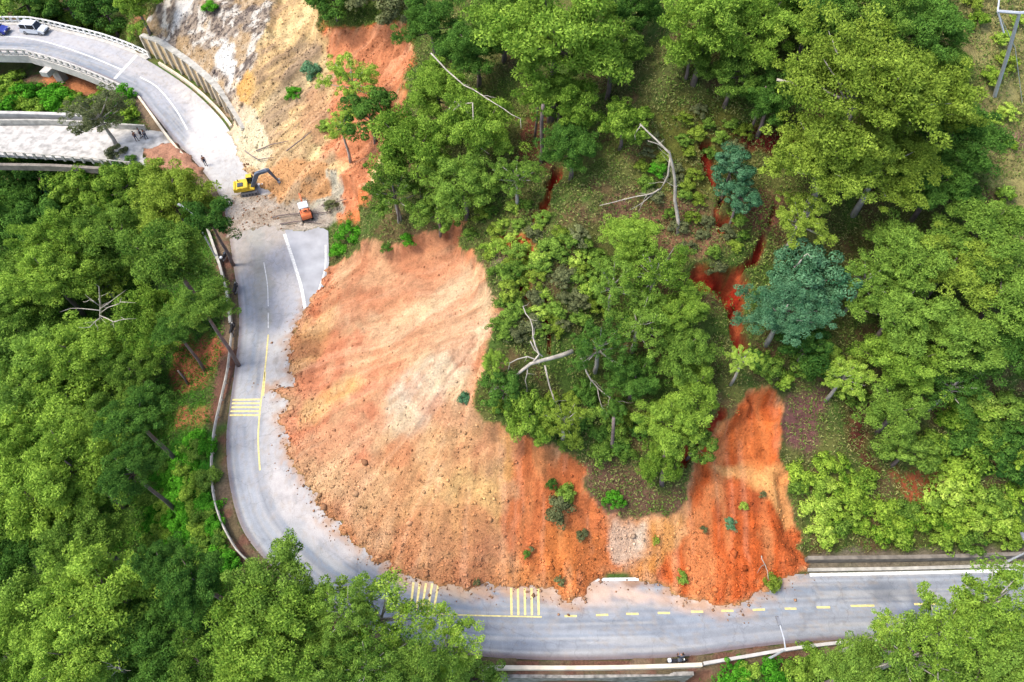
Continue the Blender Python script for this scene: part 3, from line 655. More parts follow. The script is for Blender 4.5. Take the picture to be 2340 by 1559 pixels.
# continuing kerb / balustrade towards the dusty bend
wall_line(line_px([(318, 224), (350, 268), (388, 320), (420, 358)]), .35, .3, 0, 'kerb', M['cream'], 'low cream kerb between the bridge end and the old road', 'kerb')
wall_line(off(resample(np.array([p for p in inner if gz(345, 143)[0] < p[0] < gz(528, 300)[0] and p[1] > 75]), 40), -.55), .4, .35, 0, 'kerb', M['cream'], 'low cream kerb below the buttressed retaining wall', 'kerb')
# old bridge railings
railing(line_px([(-140, 352), (0, 356), (100, 362), (200, 370), (300, 380)], -.5, 60), 'bridge_railing', 'white posted railing on the near edge of the old lower bridge', 'railing', .8, (.75,), 1.35, .12, .08, M['dirtcon'], -.5, (.28, .2))
wall_line(line_px([(-140, 374), (0, 375), (120, 377), (240, 384)], -.5), -.05, .5, -.5, 'bridge_beam', M['oldcon'], 'grey edge beam under the old lower bridge railing', 'beam', below=.9)
wall_line(line_px([(-140, 284), (0, 284), (140, 285), (335, 297)], -.5), .8, .3, -.5, 'parapet_wall', M['dirtcon'], 'stained parapet on the far edge of the old lower road', 'wall')
wall_line(line_px([(-140, 268), (0, 268), (150, 272), (235, 278)], -.5), .9, .6, -.5, 'parapet_wall', M['concrete'], 'pale double concrete wall behind the old lower road', 'wall', below=1.4)
# buttressed retaining wall
wl = np.array([p for p in inner if gz(322, 130)[0] < p[0] < gz(540, 325)[0] and p[1] > 70]); wl = resample(off(wl, -1.75), 30)
rw = empty('retaining_wall', (*wl[0], 0)); OW = Vector((*wl[0], 0)); tag(rw, 'tan retaining wall with upright buttresses above the dusty road', 'wall')
def rwall(line, t, h0, h1, name, mat):
    P = np.asarray(line); n = len(P); A = off(P, t / 2) - np.array(OW[:2]); B = off(P, -t / 2) - np.array(OW[:2]); hh = np.interp(np.linspace(0, 1, n), [0, .15, .75, 1], [2.8, 3.4, 3.1, 1.0])
    V = [(*a, h0) for a in A] + [(*a, q + h1) for a, q in zip(A, hh)] + [(*b, q + h1) for b, q in zip(B, hh)] + [(*b, h0) for b in B]; F = []
    for i in range(n - 1):
        for k in range(4): a, b = k * n + i, ((k + 1) % 4) * n + i; F.append((a, a + 1, b + 1, b))
    F += [(0, n, 2 * n, 3 * n), (n - 1, 4 * n - 1, 3 * n - 1, 2 * n - 1)]
    MB().add(V, F).build(name, mat, rw)
rwall(wl, .4, -.3, 0, 'wall_panel', M['tanwall'])
hq = np.interp(np.linspace(0, 1, 14), [0, .15, .75, 1], [2.8, 3.4, 3.1, 1.0]); bq = resample(off(wl, .35), 14); bt = np.gradient(bq, axis=0)
for q, t_, h_ in zip(bq, bt, hq):
    MB().box((q[0] - OW.x, q[1] - OW.y, h_ / 2), (.25, .4, h_ + .3), math.atan2(t_[1], t_[0])).build('buttress', M['butt'], rw)
cp = off(wl, -.1); P = cp; nn = len(P); A = off(P, .5) - np.array(OW[:2]); B = off(P, -.45) - np.array(OW[:2]); hh = np.interp(np.linspace(0, 1, nn), [0, .15, .75, 1], [2.8, 3.4, 3.1, 1.0])
V = [(*a, q + .01) for a, q in zip(A, hh)] + [(*a, q + .3) for a, q in zip(A, hh)] + [(*b, q + .3) for b, q in zip(B, hh)] + [(*b, q + .01) for b, q in zip(B, hh)]; F = []
for i in range(nn - 1):
    for k in range(4): a, b = k * nn + i, ((k + 1) % 4) * nn + i; F.append((a, a + 1, b + 1, b))
F += [(0, nn, 2 * nn, 3 * nn), (nn - 1, 4 * nn - 1, 3 * nn - 1, 2 * nn - 1)]
MB().add(V, F).build('coping', M['dirtcon'], rw)

# ------------------------------------------------------------------ foliage
def leaves(c, out, su, sv, jit=.6, g=rng):
    """rhombic leaf faces at points c, leaning along direction out"""
    n = len(c); nrm = out + jit * g.normal(size=(n, 3)); nrm /= np.linalg.norm(nrm, axis=1)[:, None] + 1e-9
    r = g.normal(size=(n, 3)); u = np.cross(nrm, r); u /= np.linalg.norm(u, axis=1)[:, None] + 1e-9; v = np.cross(nrm, u)
    su = np.asarray(su)[:, None] if hasattr(su, '__len__') else su; sv = np.asarray(sv)[:, None] if hasattr(sv, '__len__') else sv
    bend = nrm * (su * .35)
    P = np.stack([c - u * su - bend * .0, c + v * sv + bend, c + u * su, c - v * sv + bend], 1).reshape(-1, 3)
    F = np.arange(4 * n).reshape(-1, 4); return P, F
def make_crown(seed, nl=11, per=9, clump=(.13, .22), nt=90, leaf=(.040, .022), fl=.72, sparse=0.0, top=.0):
    g = np.random.default_rng(seed); ends = []; cen = []; rad = []
    for i in range(nl):
        a = 2 * math.pi * (i * .618 + g.uniform(-.06, .06)); e = (i + .5) / nl; zz = -.25 + 1.15 * e
        rr = math.sqrt(max(.06, 1 - max(0, zz) ** 1.7)) * g.uniform(.55, .98)
        E = np.array([rr * math.cos(a), rr * math.sin(a), zz * fl]); ends.append(E)
        for k in range(per):
            q = E * (1 - .30 * g.random() ** 1.5) + g.normal(size=3) * (.19, .19, .10)
            if np.hypot(q[0], q[1]) > 1.12: q[:2] *= 1.12 / np.hypot(q[0], q[1])
            cen.append(q); rad.append(g.uniform(*clump))
    cen = np.array(cen); rad = np.array(rad); m = int(nt)
    tone_c = g.normal(0, .13, len(cen))
    cc = np.repeat(cen, m, 0); rr = np.repeat(rad, m); tt = np.repeat(tone_c, m)
    d = g.normal(size=(len(cc), 3)); d[:, 2] = np.abs(d[:, 2]) * 1.0 - .35; d /= np.linalg.norm(d, axis=1)[:, None]
    pos = cc + d * (rr * g.uniform(.7, 1.08, len(cc)) ** 1.0)[:, None] * (1, 1, .72)
    if sparse: 
        k = g.random(len(pos)) > sparse; pos, d, tt = pos[k], d[k], tt[k]
    sz = g.uniform(.7, 1.3, len(pos)); o = d * 1.15 + (0, 0, .35)
    V, F = leaves(pos, o, leaf[0] * sz, leaf[1] * sz, .38, g)
    tone = np.clip(.45 + tt + g.normal(0, .2, len(pos)), 0, 1)
    return np_mesh('crown', V, F, None, {'tone': np.repeat(tone, 4)}), ends, cen
def make_pine(seed, nl=14, per=13, clump=(.09, .17), nt=190, L=.05, W=.012, fl=.75, sparse=0.0):
    g = np.random.default_rng(seed); ends = []; cen = []; rad = []
    for i in range(nl):
        a = 2 * math.pi * (i * .618 + g.uniform(-.08, .08)); e = (i + .5) / nl; zz = -.35 + 1.2 * e
        rr = math.sqrt(max(.05, 1 - max(0, zz) ** 1.6)) * g.uniform(.45, 1.05)
        E = np.array([rr * math.cos(a), rr * math.sin(a), zz * fl + g.uniform(-.08, .08)]); ends.append(E); spread = g.uniform(.10, .22)
        for k in range(per):
            q = E * (1 - .45 * g.random() ** 1.4) + g.normal(size=3) * (spread, spread, spread * .5); hq_ = np.hypot(q[0], q[1])
            if hq_ > 1.15: q[:2] *= 1.15 / hq_
            cen.append(q); rad.append(g.uniform(*clump))
    cen = np.array(cen); rad = np.array(rad); tc_ = g.normal(0, .12, len(cen))
    cc = np.repeat(cen, nt, 0); rr = np.repeat(rad, nt); tt = np.repeat(tc_, nt)
    d = g.normal(size=(len(cc), 3)); d[:, 2] = np.abs(d[:, 2]) - .4; d /= np.linalg.norm(d, axis=1)[:, None]
    rad_n = g.random(len(cc)) < .3
    pos = cc + d * (rr * np.where(rad_n, g.uniform(.5, 1.1, len(cc)), g.uniform(.72, 1.05, len(cc))))[:, None] * (1, 1, .68)
    k = g.random(len(pos)) >= sparse; pos, d, tt, rad_n = pos[k], d[k], tt[k], rad_n[k]
    nn_ = d + (0, 0, .25) + .42 * g.normal(size=d.shape); nn_ /= np.linalg.norm(nn_, axis=1)[:, None]
    ur = d + (0, 0, .4) + .5 * g.normal(size=d.shape); ut = np.cross(nn_, g.normal(size=d.shape)); u = np.where(rad_n[:, None], ur, ut); u /= np.linalg.norm(u, axis=1)[:, None]
    v = np.where(rad_n[:, None], np.cross(u, g.normal(size=d.shape)), np.cross(nn_, u)); v /= np.linalg.norm(v, axis=1)[:, None]
    l_ = (L * g.uniform(.6, 1.4, len(pos)))[:, None]; w_ = (W * g.uniform(.7, 1.4, len(pos)))[:, None]
    V = np.stack([pos, pos + u * l_ * .5 + v * w_, pos + u * l_, pos + u * l_ * .5 - v * w_], 1).reshape(-1, 3)
    tone = np.clip(.45 + tt + g.normal(0, .16, len(pos)), 0, 1)
    return np_mesh('crown', V, np.arange(len(V)).reshape(-1, 4), None, {'tone': np.repeat(tone, 4)}), ends, cen
CR = {}
CR['pine'] = [make_pine(100 + i) for i in range(6)]
CR['small'] = [make_crown(140 + i, 8, 8, (.12, .28), 170, (.040, .018), .75) for i in range(4)]
CR['sparse'] = [make_pine(120 + i, 15, 9, (.06, .13), 110, .045, .013, .8) for i in range(4)]
CR['wide'] = [make_pine(130 + i, 20, 16, (.06, .13), 170, .034, .009, .62) for i in range(3)]
CR['bush'] = [make_crown(150 + i, 7, 6, (.16, .30), 80, (.062, .034), .75) for i in range(4)]
cnt = [0]
def tree(px_, py_, rpx, label, kind='pine', leafm='pine', h=None, hz=1.0, name='pine_tree', bark='bark', group=None, cat='tree', F=None, trunk=True, lean=(0, 0)):
    i = cnt[0]; cnt[0] += 1
    g0 = hit(px_, py_, 5.0, F); depth = np.linalg.norm(g0 - (0, 0, CAMZ)) * .97; Rm = rpx * depth / FPX
    hh = h if h is not None else Rm * 1.25
    c = hit(px_, py_, hh, F); Rm = rpx * np.linalg.norm(c - (0, 0, CAMZ)) * .97 / FPX
    bx, by = c[0] + lean[0], c[1] + lean[1]; bz = float(interp(F if F is not None else Z, bx, by)); 
    if kind in ('pine', 'wide'): Rm *= .93 if px_ > 540 else .89
    e = empty(name, (bx, by, bz - .1)); tag(e, label, cat, group)
    me, ends, cen = CR[kind][i % len(CR[kind])]
    rot = (i * 2.399) % (2 * math.pi)
    cr = link('crown', me, LM[leafm], e); cr.material_slots[0].link = 'OBJECT'; cr.material_slots[0].material = LM[leafm]
    cl = Vector((c[0] - bx, c[1] - by, c[2] - bz)); cr.location = cl; cr.rotation_euler = (0, 0, rot); sx = 1 + .12 * math.sin(i * 1.7); cr.scale = (Rm * sx, Rm / sx, Rm * hz)
    if trunk:
        tr = MB(); r0 = .045 * Rm + .06; Mr = Matrix.Rotation(rot, 3, 'Z')
        base_c = cl - Vector((0, 0, .3 * Rm)); tr.tube([(0, 0, -.5), base_c * .33 + Vector((.1, .05, 0)), base_c * .7, base_c, cl + Vector((0, 0, .35 * Rm * hz))], [r0 * 1.35, r0 * 1.05, r0 * .9, r0 * .7, r0 * .2], 8)
        for E in ends:
            E = Vector(E); w_ = Mr @ Vector((E.x * sx * Rm, E.y / sx * Rm, E.z * Rm * hz)); s0 = base_c.lerp(cl + Vector((0, 0, .3 * Rm)), max(0, min(1, .5 * (E.z + .3))))
            t1 = cl + w_ * .96; mid = s0.lerp(t1, .5) + Vector((0, 0, -.04 * Rm)); tr.tube([s0, mid, t1], [r0 * .42, r0 * .25, r0 * .06], 5)
        tr.build('trunk', M[bark], e, smooth=True)
    return e
TREES = [
 # left side forest, far to near
 (388, 455, 100, 'round olive green tree beside the excavator, tallest at the bend', 'pine', 'olive'),
 (480, 505, 55, 'small dark tree between the round olive tree and the mud covered road', 'small', 'dark'),
 (270, 545, 95, 'mid green pine below the round olive tree', 'pine', 'pine'),
 (140, 560, 85, 'light green pine left of the one under the olive tree', 'pine', 'bright'),
 (20, 640, 85, 'pine at the left edge above the dead star shaped branches', 'pine', 'pine'),
 (390, 590, 105, 'broad pine leaning towards the pale parapet of the upper bend', 'pine', 'pine'),
 (120, 640, 90, 'light green pine up left of the bare star shaped branches', 'pine', 'bright'),
 (235, 648, 62, 'yellowing tree top just above the bare star shaped branches', 'sparse', 'olive'),
 (460, 700, 72, 'deep green pine beside the end of the pale parapet', 'pine', 'pine'),
 (350, 730, 92, 'bright rounded pine right of the bare star shaped branches', 'pine', 'bright'),
 (60, 740, 85, 'mid green pine left of the bare star shaped branches', 'pine', 'pine'),
 (400, 752, 48, 'dark pine above the bare soil patch by the guardrail', 'pine', 'dark'),
 (190, 800, 100, 'bright pine below the bare star shaped branches', 'pine', 'bright'),
 (60, 850, 110, 'large mid green pine on the left edge level with the upper soil patch', 'pine', 'pine'),
 (300, 850, 62, 'deep green tree behind the small red soil patch', 'pine', 'pine'),
 (170, 920, 118, 'largest bright pine left of the yellow rumble strips', 'pine', 'bright'),
 (310, 960, 78, 'dark green tree in front of the small red soil patch', 'pine', 'dark'),
 (250, 960, 75, 'mid green pine at the right shoulder of the largest bright pine', 'pine', 'pine'),
 (50, 1010, 110, 'pine on the left edge below the largest bright pine', 'pine', 'bright'),
 (170, 1070, 115, 'bright billowing pine in the middle of the left forest', 'pine', 'bright'),
 (300, 1080, 70, 'dark pine standing next to the green bank of the bend', 'pine', 'dark'),
 (80, 1150, 115, 'yellow green pine low on the left edge', 'pine', 'bright'),
 (200, 1240, 85, 'shaded pine behind the bright front left crown', 'pine', 'pine'),
 (40, 1270, 85, 'dark pine at the left edge behind the front crowns', 'pine', 'dark'),
 (365, 1290, 62, 'dark green tree on the lower bank behind the front crowns', 'pine', 'dark'),
 (450, 1330, 85, 'dark tree between the two bright front crowns', 'pine', 'dark'),
 (240, 1350, 128, 'bright yellow green crown at the front left', 'pine', 'bright'),
 (100, 1400, 105, 'mid green crown left of the bright front left crown', 'pine', 'pine'),
 (370, 1430, 95, 'dark crown right of the bright front left crown', 'pine', 'dark'),
 (40, 1500, 105, 'crown in the bottom left corner', 'pine', 'bright'),
 (180, 1500, 105, 'crown below the bright front left crown, beside the grey dead tree', 'pine', 'bright'),
 (340, 1540, 95, 'dark crown right of the grey dead tree at the bottom', 'pine', 'dark'),
 (460, 1520, 85, 'shaded crown at the bottom edge left of the tall bright crown', 'pine', 'pine'),
 (630, 1352, 108, 'green crown overhanging the road where the guardrail ends', 'pine', 'pine'),
 (610, 1455, 125, 'tall bright yellow green crown at the front beside the road', 'pine', 'bright'),
 (570, 1545, 95, 'crown at the bottom edge under the tall bright crown', 'pine', 'bright'),
 (730, 1520, 95, 'mid green crown at the bottom edge left of the pale see-through tree', 'pine', 'pine'),
 (790, 1400, 75, 'loose green crown between the tall bright crown and the pale tree', 'sparse', 'pine'),
 (868, 1412, 116, 'pale see-through tree covering the first rumble strips', 'sparse', 'lime'),
 (1020, 1480, 88, 'small thin pale tree at the left end of the cream parapet', 'sparse', 'lime'),
 (840, 1520, 88, 'mid green crown below the pale see-through tree', 'sparse', 'pine'),
 (950, 1550, 85, 'green crown at the bottom edge left of the cream parapet', 'pine', 'pine'),
 (1080, 1556, 60, 'low green crown at the foot of the cream parapet', 'small', 'pine'),
 # around the lower bridge
 (225, 265, 62, 'greyish green see-through tree in front of the old lower road', 'sparse', 'grey'),
 (35, 320, 55, 'grey green see-through tree at the left edge over the old road', 'sparse', 'grey'),
 (60, 400, 60, 'dark green tree under the old lower bridge at the left edge', 'small', 'dark'),
 (30, 480, 75, 'dark pine left of the banana plants', 'pine', 'dark'),
 (190, 450, 65, 'light green tree beside the banana plants', 'small', 'bright'),
 (280, 430, 60, 'green tree at the left foot of the round olive tree', 'small', 'bright'),
 (100, 520, 60, 'dark tree below the banana plants', 'small', 'dark'),
 (50, -5, 55, 'green tree behind the far balustrade above the blue car', 'small', 'pine'),
 (150, 5, 55, 'dark tree behind the far balustrade above the white car', 'small', 'dark'),
 (240, 25, 50, 'dark tree right behind the far balustrade', 'small', 'dark'),
 (310, 10, 45, 'light green tree next to the top of the grey rocky slope', 'small', 'bright'),
 # upper middle
 (805, 185, 68, 'thin light green tree on the upper orange scar', 'sparse', 'lime'),
 (780, 290, 45, 'thin ragged lower tree on the cream scar', 'sparse', 'lime'),
 (845, 265, 66, 'dense dark green round tree on the upper orange scar', 'small', 'dark'),
 (880, -10, 70, 'olive tree above the lip of the upper orange scar', 'small', 'grey'),
 (760, 0, 60, 'dull green tree at the lip of the cream slope', 'small', 'dark'),
 (985, 50, 78, 'dark green tree right of the upper orange scar lip', 'pine', 'dark'),
 (1000, 210, 88, 'top crown of the bright leaning tree cluster beside the upper scar', 'pine', 'bright'),
 (1090, 300, 105, 'right crown of the bright tree cluster, with bare grey limbs', 'pine', 'bright'),
 (950, 340, 112, 'middle crown of the bright tree cluster beside the upper scar', 'pine', 'bright'),
 (1060, 420, 90, 'lower right crown of the bright tree cluster', 'pine', 'pine'),
 (900, 440, 82, 'lower left crown of the bright tree cluster, over bare stems', 'sparse', 'pine'),
 (1000, 485, 52, 'small green tree above the head of the main landslide', 'small', 'pine'),
 (1180, 400, 60, 'olive green tree between the bright cluster and the twin trunks', 'sparse', 'pine'),
 (1090, 110, 80, 'dark pine between the bright cluster and the big top pine', 'pine', 'dark'),
 (1270, 80, 165, 'biggest bright pine at the top centre, above the twin trunks', 'pine', 'bright'),
 (1150, 40, 85, 'dark pine at the left of the biggest top pine', 'pine', 'pine'),
 (1280, 235, 92, 'lower crown of the biggest top pine, right above the twin trunks', 'pine', 'bright'),
 (1400, 130, 85, 'pine at the right shoulder of the biggest top pine', 'pine', 'pine'),
 (1310, 335, 78, 'dark low tree right of the twin trunks', 'pine', 'dark'),
 (1440, 20, 75, 'dark pine at the top between the two big pines', 'pine', 'dark'),
 (1425, 285, 58, 'bright tree with a crooked bare limb on the open slope', 'small', 'bright'),
 (1620, 50, 115, 'bright pine at the top right of centre', 'pine', 'bright'),
 (1740, 60, 100, 'bright pine next to the one right of centre at the top', 'pine', 'bright'),
 (1680, 160, 75, 'dull green lower pine shading the open grassy slope', 'pine', 'pine'),
 (1580, 120, 55, 'low hanging pine over the dark hollow at the top', 'pine', 'pine'),
 (1760, 230, 75, 'dark tree left of the giant olive crown', 'pine', 'dark'),
 (1860, 30, 85, 'dark green pine above the giant olive crown', 'pine', 'dark'),
 (1990, 50, 95, 'mid green pine at the top, up from the giant olive crown', 'pine', 'pine'),
 (2110, 60, 90, 'dark pine beside the grassy strip with the power poles', 'pine', 'dark'),
 (2150, 150, 60, 'low green pine on the left border of the grassy strip', 'pine', 'pine'),
 (1970, 205, 185, 'giant olive crown in the upper right forest', 'wide', 'olive'),
 (1900, 370, 140, 'lower left lobe crown of the giant olive group', 'wide', 'olive'),
 (2020, 370, 115, 'lower right crown of the giant olive group', 'wide', 'olive'),
 (2110, 230, 105, 'right crown of the giant olive group, nearest the power poles', 'pine', 'olive'),
 (2190, 310, 88, 'dark green pine between the giant olive crown and the grassy strip', 'pine', 'dark'),
 (2140, 420, 80, 'very dark pine below the giant olive group', 'pine', 'dark'),
 (1830, 500, 70, 'olive tree at the foot of the giant olive group', 'sparse', 'olive'),
 (1672, 385, 52, 'small blue green tree above the long crack', 'small', 'blue'),
 (1690, 450, 42, 'dark blue green bush directly on the long crack', 'small', 'blue'),
 (1790, 715, 100, 'large blue green tree below the red hollow', 'wide', 'blue'),
 (1855, 640, 78, 'upper blue green crown touching the large blue green tree', 'small', 'blue'),
 (1840, 800, 60, 'dull green tree under the large blue green tree', 'small', 'dark'),
 # middle island of trees
 (1440, 540, 75, 'light pine at the top of the tree island above the landslide', 'pine', 'bright'),
 (1500, 620, 88, 'light pine in the upper middle of the tree island', 'sparse', 'bright'),
 (1400, 650, 75, 'thin green tree on the left of the tree island', 'sparse', 'pine'),
 (1550, 712, 74, 'bright pine on the right of the tree island beside the red hollow', 'pine', 'bright'),
 (1460, 740, 88, 'broken green pine in the centre of the tree island', 'sparse', 'pine'),
 (1370, 790, 80, 'dark green tree behind the fallen bare tree', 'sparse', 'dark'),
 (1560, 800, 82, 'mid green pine in the lower right of the tree island', 'pine', 'pine'),
 (1450, 870, 72, 'dark low tree right of the fallen bare tree', 'pine', 'dark'),
 (1590, 880, 70, 'bright tree at the shoulder of the front pine on the island', 'pine', 'bright'),
 (1540, 965, 82, 'bright pine standing between the two landslides', 'pine', 'bright'),
 (1510, 1050, 58, 'lowest crown of the island, over a stout grey trunk', 'pine', 'bright'),
 (1590, 1010, 45, 'blue tinged green tree leaning over the right landslide head', 'small', 'pine'),
 (1405, 940, 28, 'small dark crown on the bare upright stem of the island', 'small', 'dark'),
 (1150, 890, 50, 'green tree on the rim of the landslide left of the fallen bare tree', 'small', 'dark'),
 (1210, 950, 60, 'low leafy tree on the landslide rim below the fallen bare tree', 'small', 'bright'),
 (1290, 960, 58, 'olive low tree under the fallen bare tree branches', 'sparse', 'olive'),
 (1130, 830, 30, 'small light tree on the rim above the fallen bare tree', 'small', 'bright'),
 # right forest
 (2250, 530, 92, 'pine at the end of the grassy strip on the right', 'pine', 'pine'),
 (2070, 580, 92, 'pine right of the blue green trees', 'pine', 'pine'),
 (2170, 610, 90, 'olive green pine in the middle of the right forest', 'pine', 'olive'),
 (2290, 670, 92, 'pine on the right edge below the grassy strip', 'pine', 'pine'),
 (1980, 640, 65, 'green tree touching the upper blue green crown', 'sparse', 'pine'),
 (2050, 710, 95, 'bright pine in the right forest level with the blue green tree', 'pine', 'pine'),
 (2180, 760, 92, 'mid green pine right of the bright one in the right forest', 'pine', 'pine'),
 (2300, 800, 85, 'dull pine on the right edge of the forest', 'pine', 'dark'),
 (2060, 830, 90, 'green pine low in the right forest', 'pine', 'bright'),
 (2050, 940, 78, 'tapering green tree above the red brown gap', 'pine', 'pine'),
 (2070, 1035, 50, 'lowest tip of green tree above the orange soil spots', 'small', 'pine'),
 (2180, 880, 70, 'dull green tree near the lower right thicket', 'sparse', 'dark'),
 (1930, 860, 55, 'light green tree above the brown litter patch', 'sparse', 'lime'),
 (1700, 820, 38, 'small pale tree left under the large blue green tree', 'sparse', 'lime'),
 # front right
 (2270, 1380, 92, 'crown at the right edge of the front over the road', 'sparse', 'bright'),
 (2160, 1440, 92, 'loose green crown overhanging the end of the dashed line', 'sparse', 'bright'),
 (2270, 1480, 110, 'dense crown in the front right corner', 'pine', 'pine'),
 (2080, 1500, 100, 'green crown left of the front right corner', 'sparse', 'pine'),
 (2180, 1550, 95, 'crown on the bottom edge near the right corner', 'pine', 'pine'),
 (1960, 1535, 75, 'low green crown at the right of the front verge bushes', 'pine', 'pine'),
 (2030, 1440, 40, 'thin twiggy tree top above the slanting parapet', 'sparse', 'lime'),
]
for t in TREES:
    px_, py_, r_, lab, kd, lf = t
    nm = {'pine': 'pine_tree', 'wide': 'spreading_tree', 'sparse': 'thin_tree', 'small': 'leafy_tree'}[kd]
    hh = None
    if py_ > 1300: hh = 9.0
    elif px_ < 540: hh = 9.0 if py_ > 500 else 5.0
    if hh == 9.0: hh += 2.6 * math.sin(px_ * 1.3 + py_ * .7)
    if kd == 'small' and hh is None: hh = 3.0
    if kd == 'sparse' and hh is None: hh = 4.5
    bk = 'paleb' if kd in ('sparse', 'wide') else 'bark'
    tree(px_, py_, r_, lab, kd, lf, h=hh, name=nm, bark=bk)

# bushes
def bush(px_, py_, r_, label, lf='shrub', group=None, name='bush', kind='bush'):
    return tree(px_, py_, r_, label, kind, lf, h=.5, hz=.9, name=name, cat='bush', group=group, trunk=False, F=Z)
BUSH = [
 (1290, 1128, 26, 'dark green bush on its own mound in the middle of the landslide', 'pine'), (1280, 1162, 36, 'grey leafless looking clump right under the mound bush', 'grey'), (1262, 1105, 14, 'small dark shrub above the mound bush', 'dark'),
 (1402, 1140, 24, 'vivid light green bush on the rim right of the mound bush', 'fresh'), (1205, 1265, 10, 'small dark green tuft low on the orange landslide', 'dark'),
 (1560, 1322, 15, 'green tuft at the left toe of the red landslide', 'pine'), (1765, 1335, 20, 'broken branch of leaves at the right toe of the red landslide', 'olive'),
 (1280, 1328, 11, 'grey green tuft at the toe of the orange tongue', 'grey'), (1060, 912, 20, 'lone blue green bush on the pale landslide', 'blue'),
 (1670, 1195, 15, 'pale green uprooted shrub on the red landslide', 'blue'), (1700, 1155, 10, 'tiny shrub above the pale uprooted shrub', 'lime'),
 (673, 215, 21, 'bright green bush on the cream slope', 'fresh'), (715, 160, 24, 'dull blue green bush above the bright one on the cream slope', 'blue'),
 (740, 290, 18, 'olive bush at the edge of the cream slope', 'pine'), (481, 18, 17, 'round vivid bush on the grey rocky slope', 'fresh'),
 (805, 535, 32, 'bright green bush at the top of the strip beside the lay-by', 'fresh'), (775, 575, 26, 'bright green bush at the foot of the strip beside the lay-by', 'fresh'),
 (932, 546, 19, 'fresh green bush above the head of the landslide', 'fresh'), (885, 565, 15, 'dark green tuft left of the fresh bush above the landslide', 'dark'),
 (755, 468, 15, 'grey green bush beside the small orange machine', 'grey'), (1505, 385, 22, 'vivid bush left of the crooked bare limb', 'fresh'), (1215, 1255, 7, 'tiny tuft next to the small dark green tuft', 'grey'),
 (385, 505, 30, 'yellowish bush at the foot of the round olive tree', 'olive'), (1090, 1330, 8, 'tiny grey tuft at the orange toe near the rumble strips', 'grey'),
 (100, 345, 24, 'grey green bush growing in the middle of the old lower road', 'grey'), (35, 340, 30, 'green bush on the old lower road at the left edge', 'pine'), (168, 340, 19, 'small olive bush on the old lower road', 'olive'), (262, 350, 20, 'brownish green bush at the near right end of the old lower road', 'grey'), (300, 362, 12, 'small bush where the old road railing ends', 'dark'),
 (1610, 1210, 9, 'small grey tuft at the left of the red landslide', 'grey'), (1745, 1130, 8, 'tiny grey tuft high on the red landslide', 'grey'), (1500, 1235, 9, 'tiny olive tuft on the ochre soil between the landslides', 'olive'), (1330, 1225, 16, 'faded bush on the orange soil below the mound bush', 'grey'),
]
for b in BUSH: bush(b[0], b[1], b[2], b[3], b[4])
g = np.random.default_rng(5)
def thicket(poly, step, r, label, grp, lfs):
    P = np.array(poly, float); lo = P.min(0); hi = P.max(0); y = lo[1]; k = 0
    while y < hi[1]:
        x = lo[0] + (k % 2) * step / 2
        while x < hi[0]:
            qx, qy = x + g.uniform(-.3, .3) * step, y + g.uniform(-.3, .3) * step
            if inside(P, np.array([qx]), np.array([qy]))[0]: bush(qx, qy, r * g.uniform(.75, 1.25), label, lfs[int(g.integers(len(lfs)))], grp)
            x += step
        y += step * .72; k += 1
thicket([(1810, 1050), (1900, 1040), (1960, 1080), (2010, 1130), (2200, 1150), (2330, 1150), (2340, 1228), (1858, 1232), (1835, 1180)], 44, 28, 'leafy yellow green bush in the thicket above the stained drain wall', 'bushes in the thicket above the drain wall', ['shrub', 'shrub', 'lime', 'bright', 'pine'])
thicket([(2110, 960), (2200, 930), (2340, 900), (2340, 1150), (2180, 1150), (2130, 1060)], 52, 32, 'pale leafy bush in the open scrub on the right bank', 'bushes in the scrub of the right bank', ['shrub', 'lime', 'bright', 'pine', 'dark'])
thicket([(330, 1180), (410, 1010), (480, 985), (478, 1140), (510, 1240), (540, 1290), (400, 1300)], 34, 27, 'vivid green bush on the bank below the guardrail', 'bushes on the bank below the guardrail', ['fresh', 'pine', 'fresh', 'bright'])
thicket([(0, 170), (60, 220), (120, 215), (220, 215), (290, 205), (335, 285), (240, 260), (100, 258), (0, 262)], 36, 25, 'bright green bush between the road bridge and the old lower road', 'bushes between the two bridges', ['fresh', 'shrub', 'bright'])
thicket([(120, 430), (300, 370), (330, 400), (280, 500), (120, 500)], 46, 30, 'green bush on the slope below the old lower bridge', 'bushes below the old lower bridge', ['fresh', 'dark', 'pine'])
thicket([(1590, 1545), (1700, 1515), (1900, 1490), (2000, 1490), (2000, 1556), (1590, 1558)], 52, 34, 'green bush outside the slanting parapet at the front', 'bushes outside the slanting parapet', ['fresh', 'bright', 'pine'])
thicket([(0, 10), (150, 15), (300, 60), (340, 90), (260, 85), (120, 55), (0, 42)], 40, 24, 'green bush behind the far balustrade of the road bridge', 'bushes behind the far balustrade', ['bright', 'dark', 'pine'])
thicket([(1130, 620), (1240, 500), (1340, 520), (1400, 620), (1340, 760), (1130, 780)], 40, 25, 'low dull green bush on the open ground above the fallen bare tree', 'low bushes above the fallen bare tree', ['lime', 'pine', 'olive', 'grey', 'pine'])
thicket([(1700, 800), (1900, 790), (1990, 860), (1960, 900), (1800, 870), (1710, 870)], 46, 26, 'green bush on the slope above the head of the red landslide', 'bushes above the red landslide', ['pine', 'dark', 'lime'])
thicket([(1060, 500), (1230, 440), (1225, 600), (1120, 620), (1080, 560)], 44, 20, 'low grassy bush at the upper rim of the landslide', 'low bushes on the upper rim of the landslide', ['olive', 'pine', 'lime'])
thicket([(1120, 900), (1350, 880), (1500, 960), (1460, 1060), (1330, 1020), (1200, 960)], 52, 26, 'olive green bush under and beside the fallen bare tree', 'bushes beside the fallen bare tree', ['olive', 'pine', 'dark'])
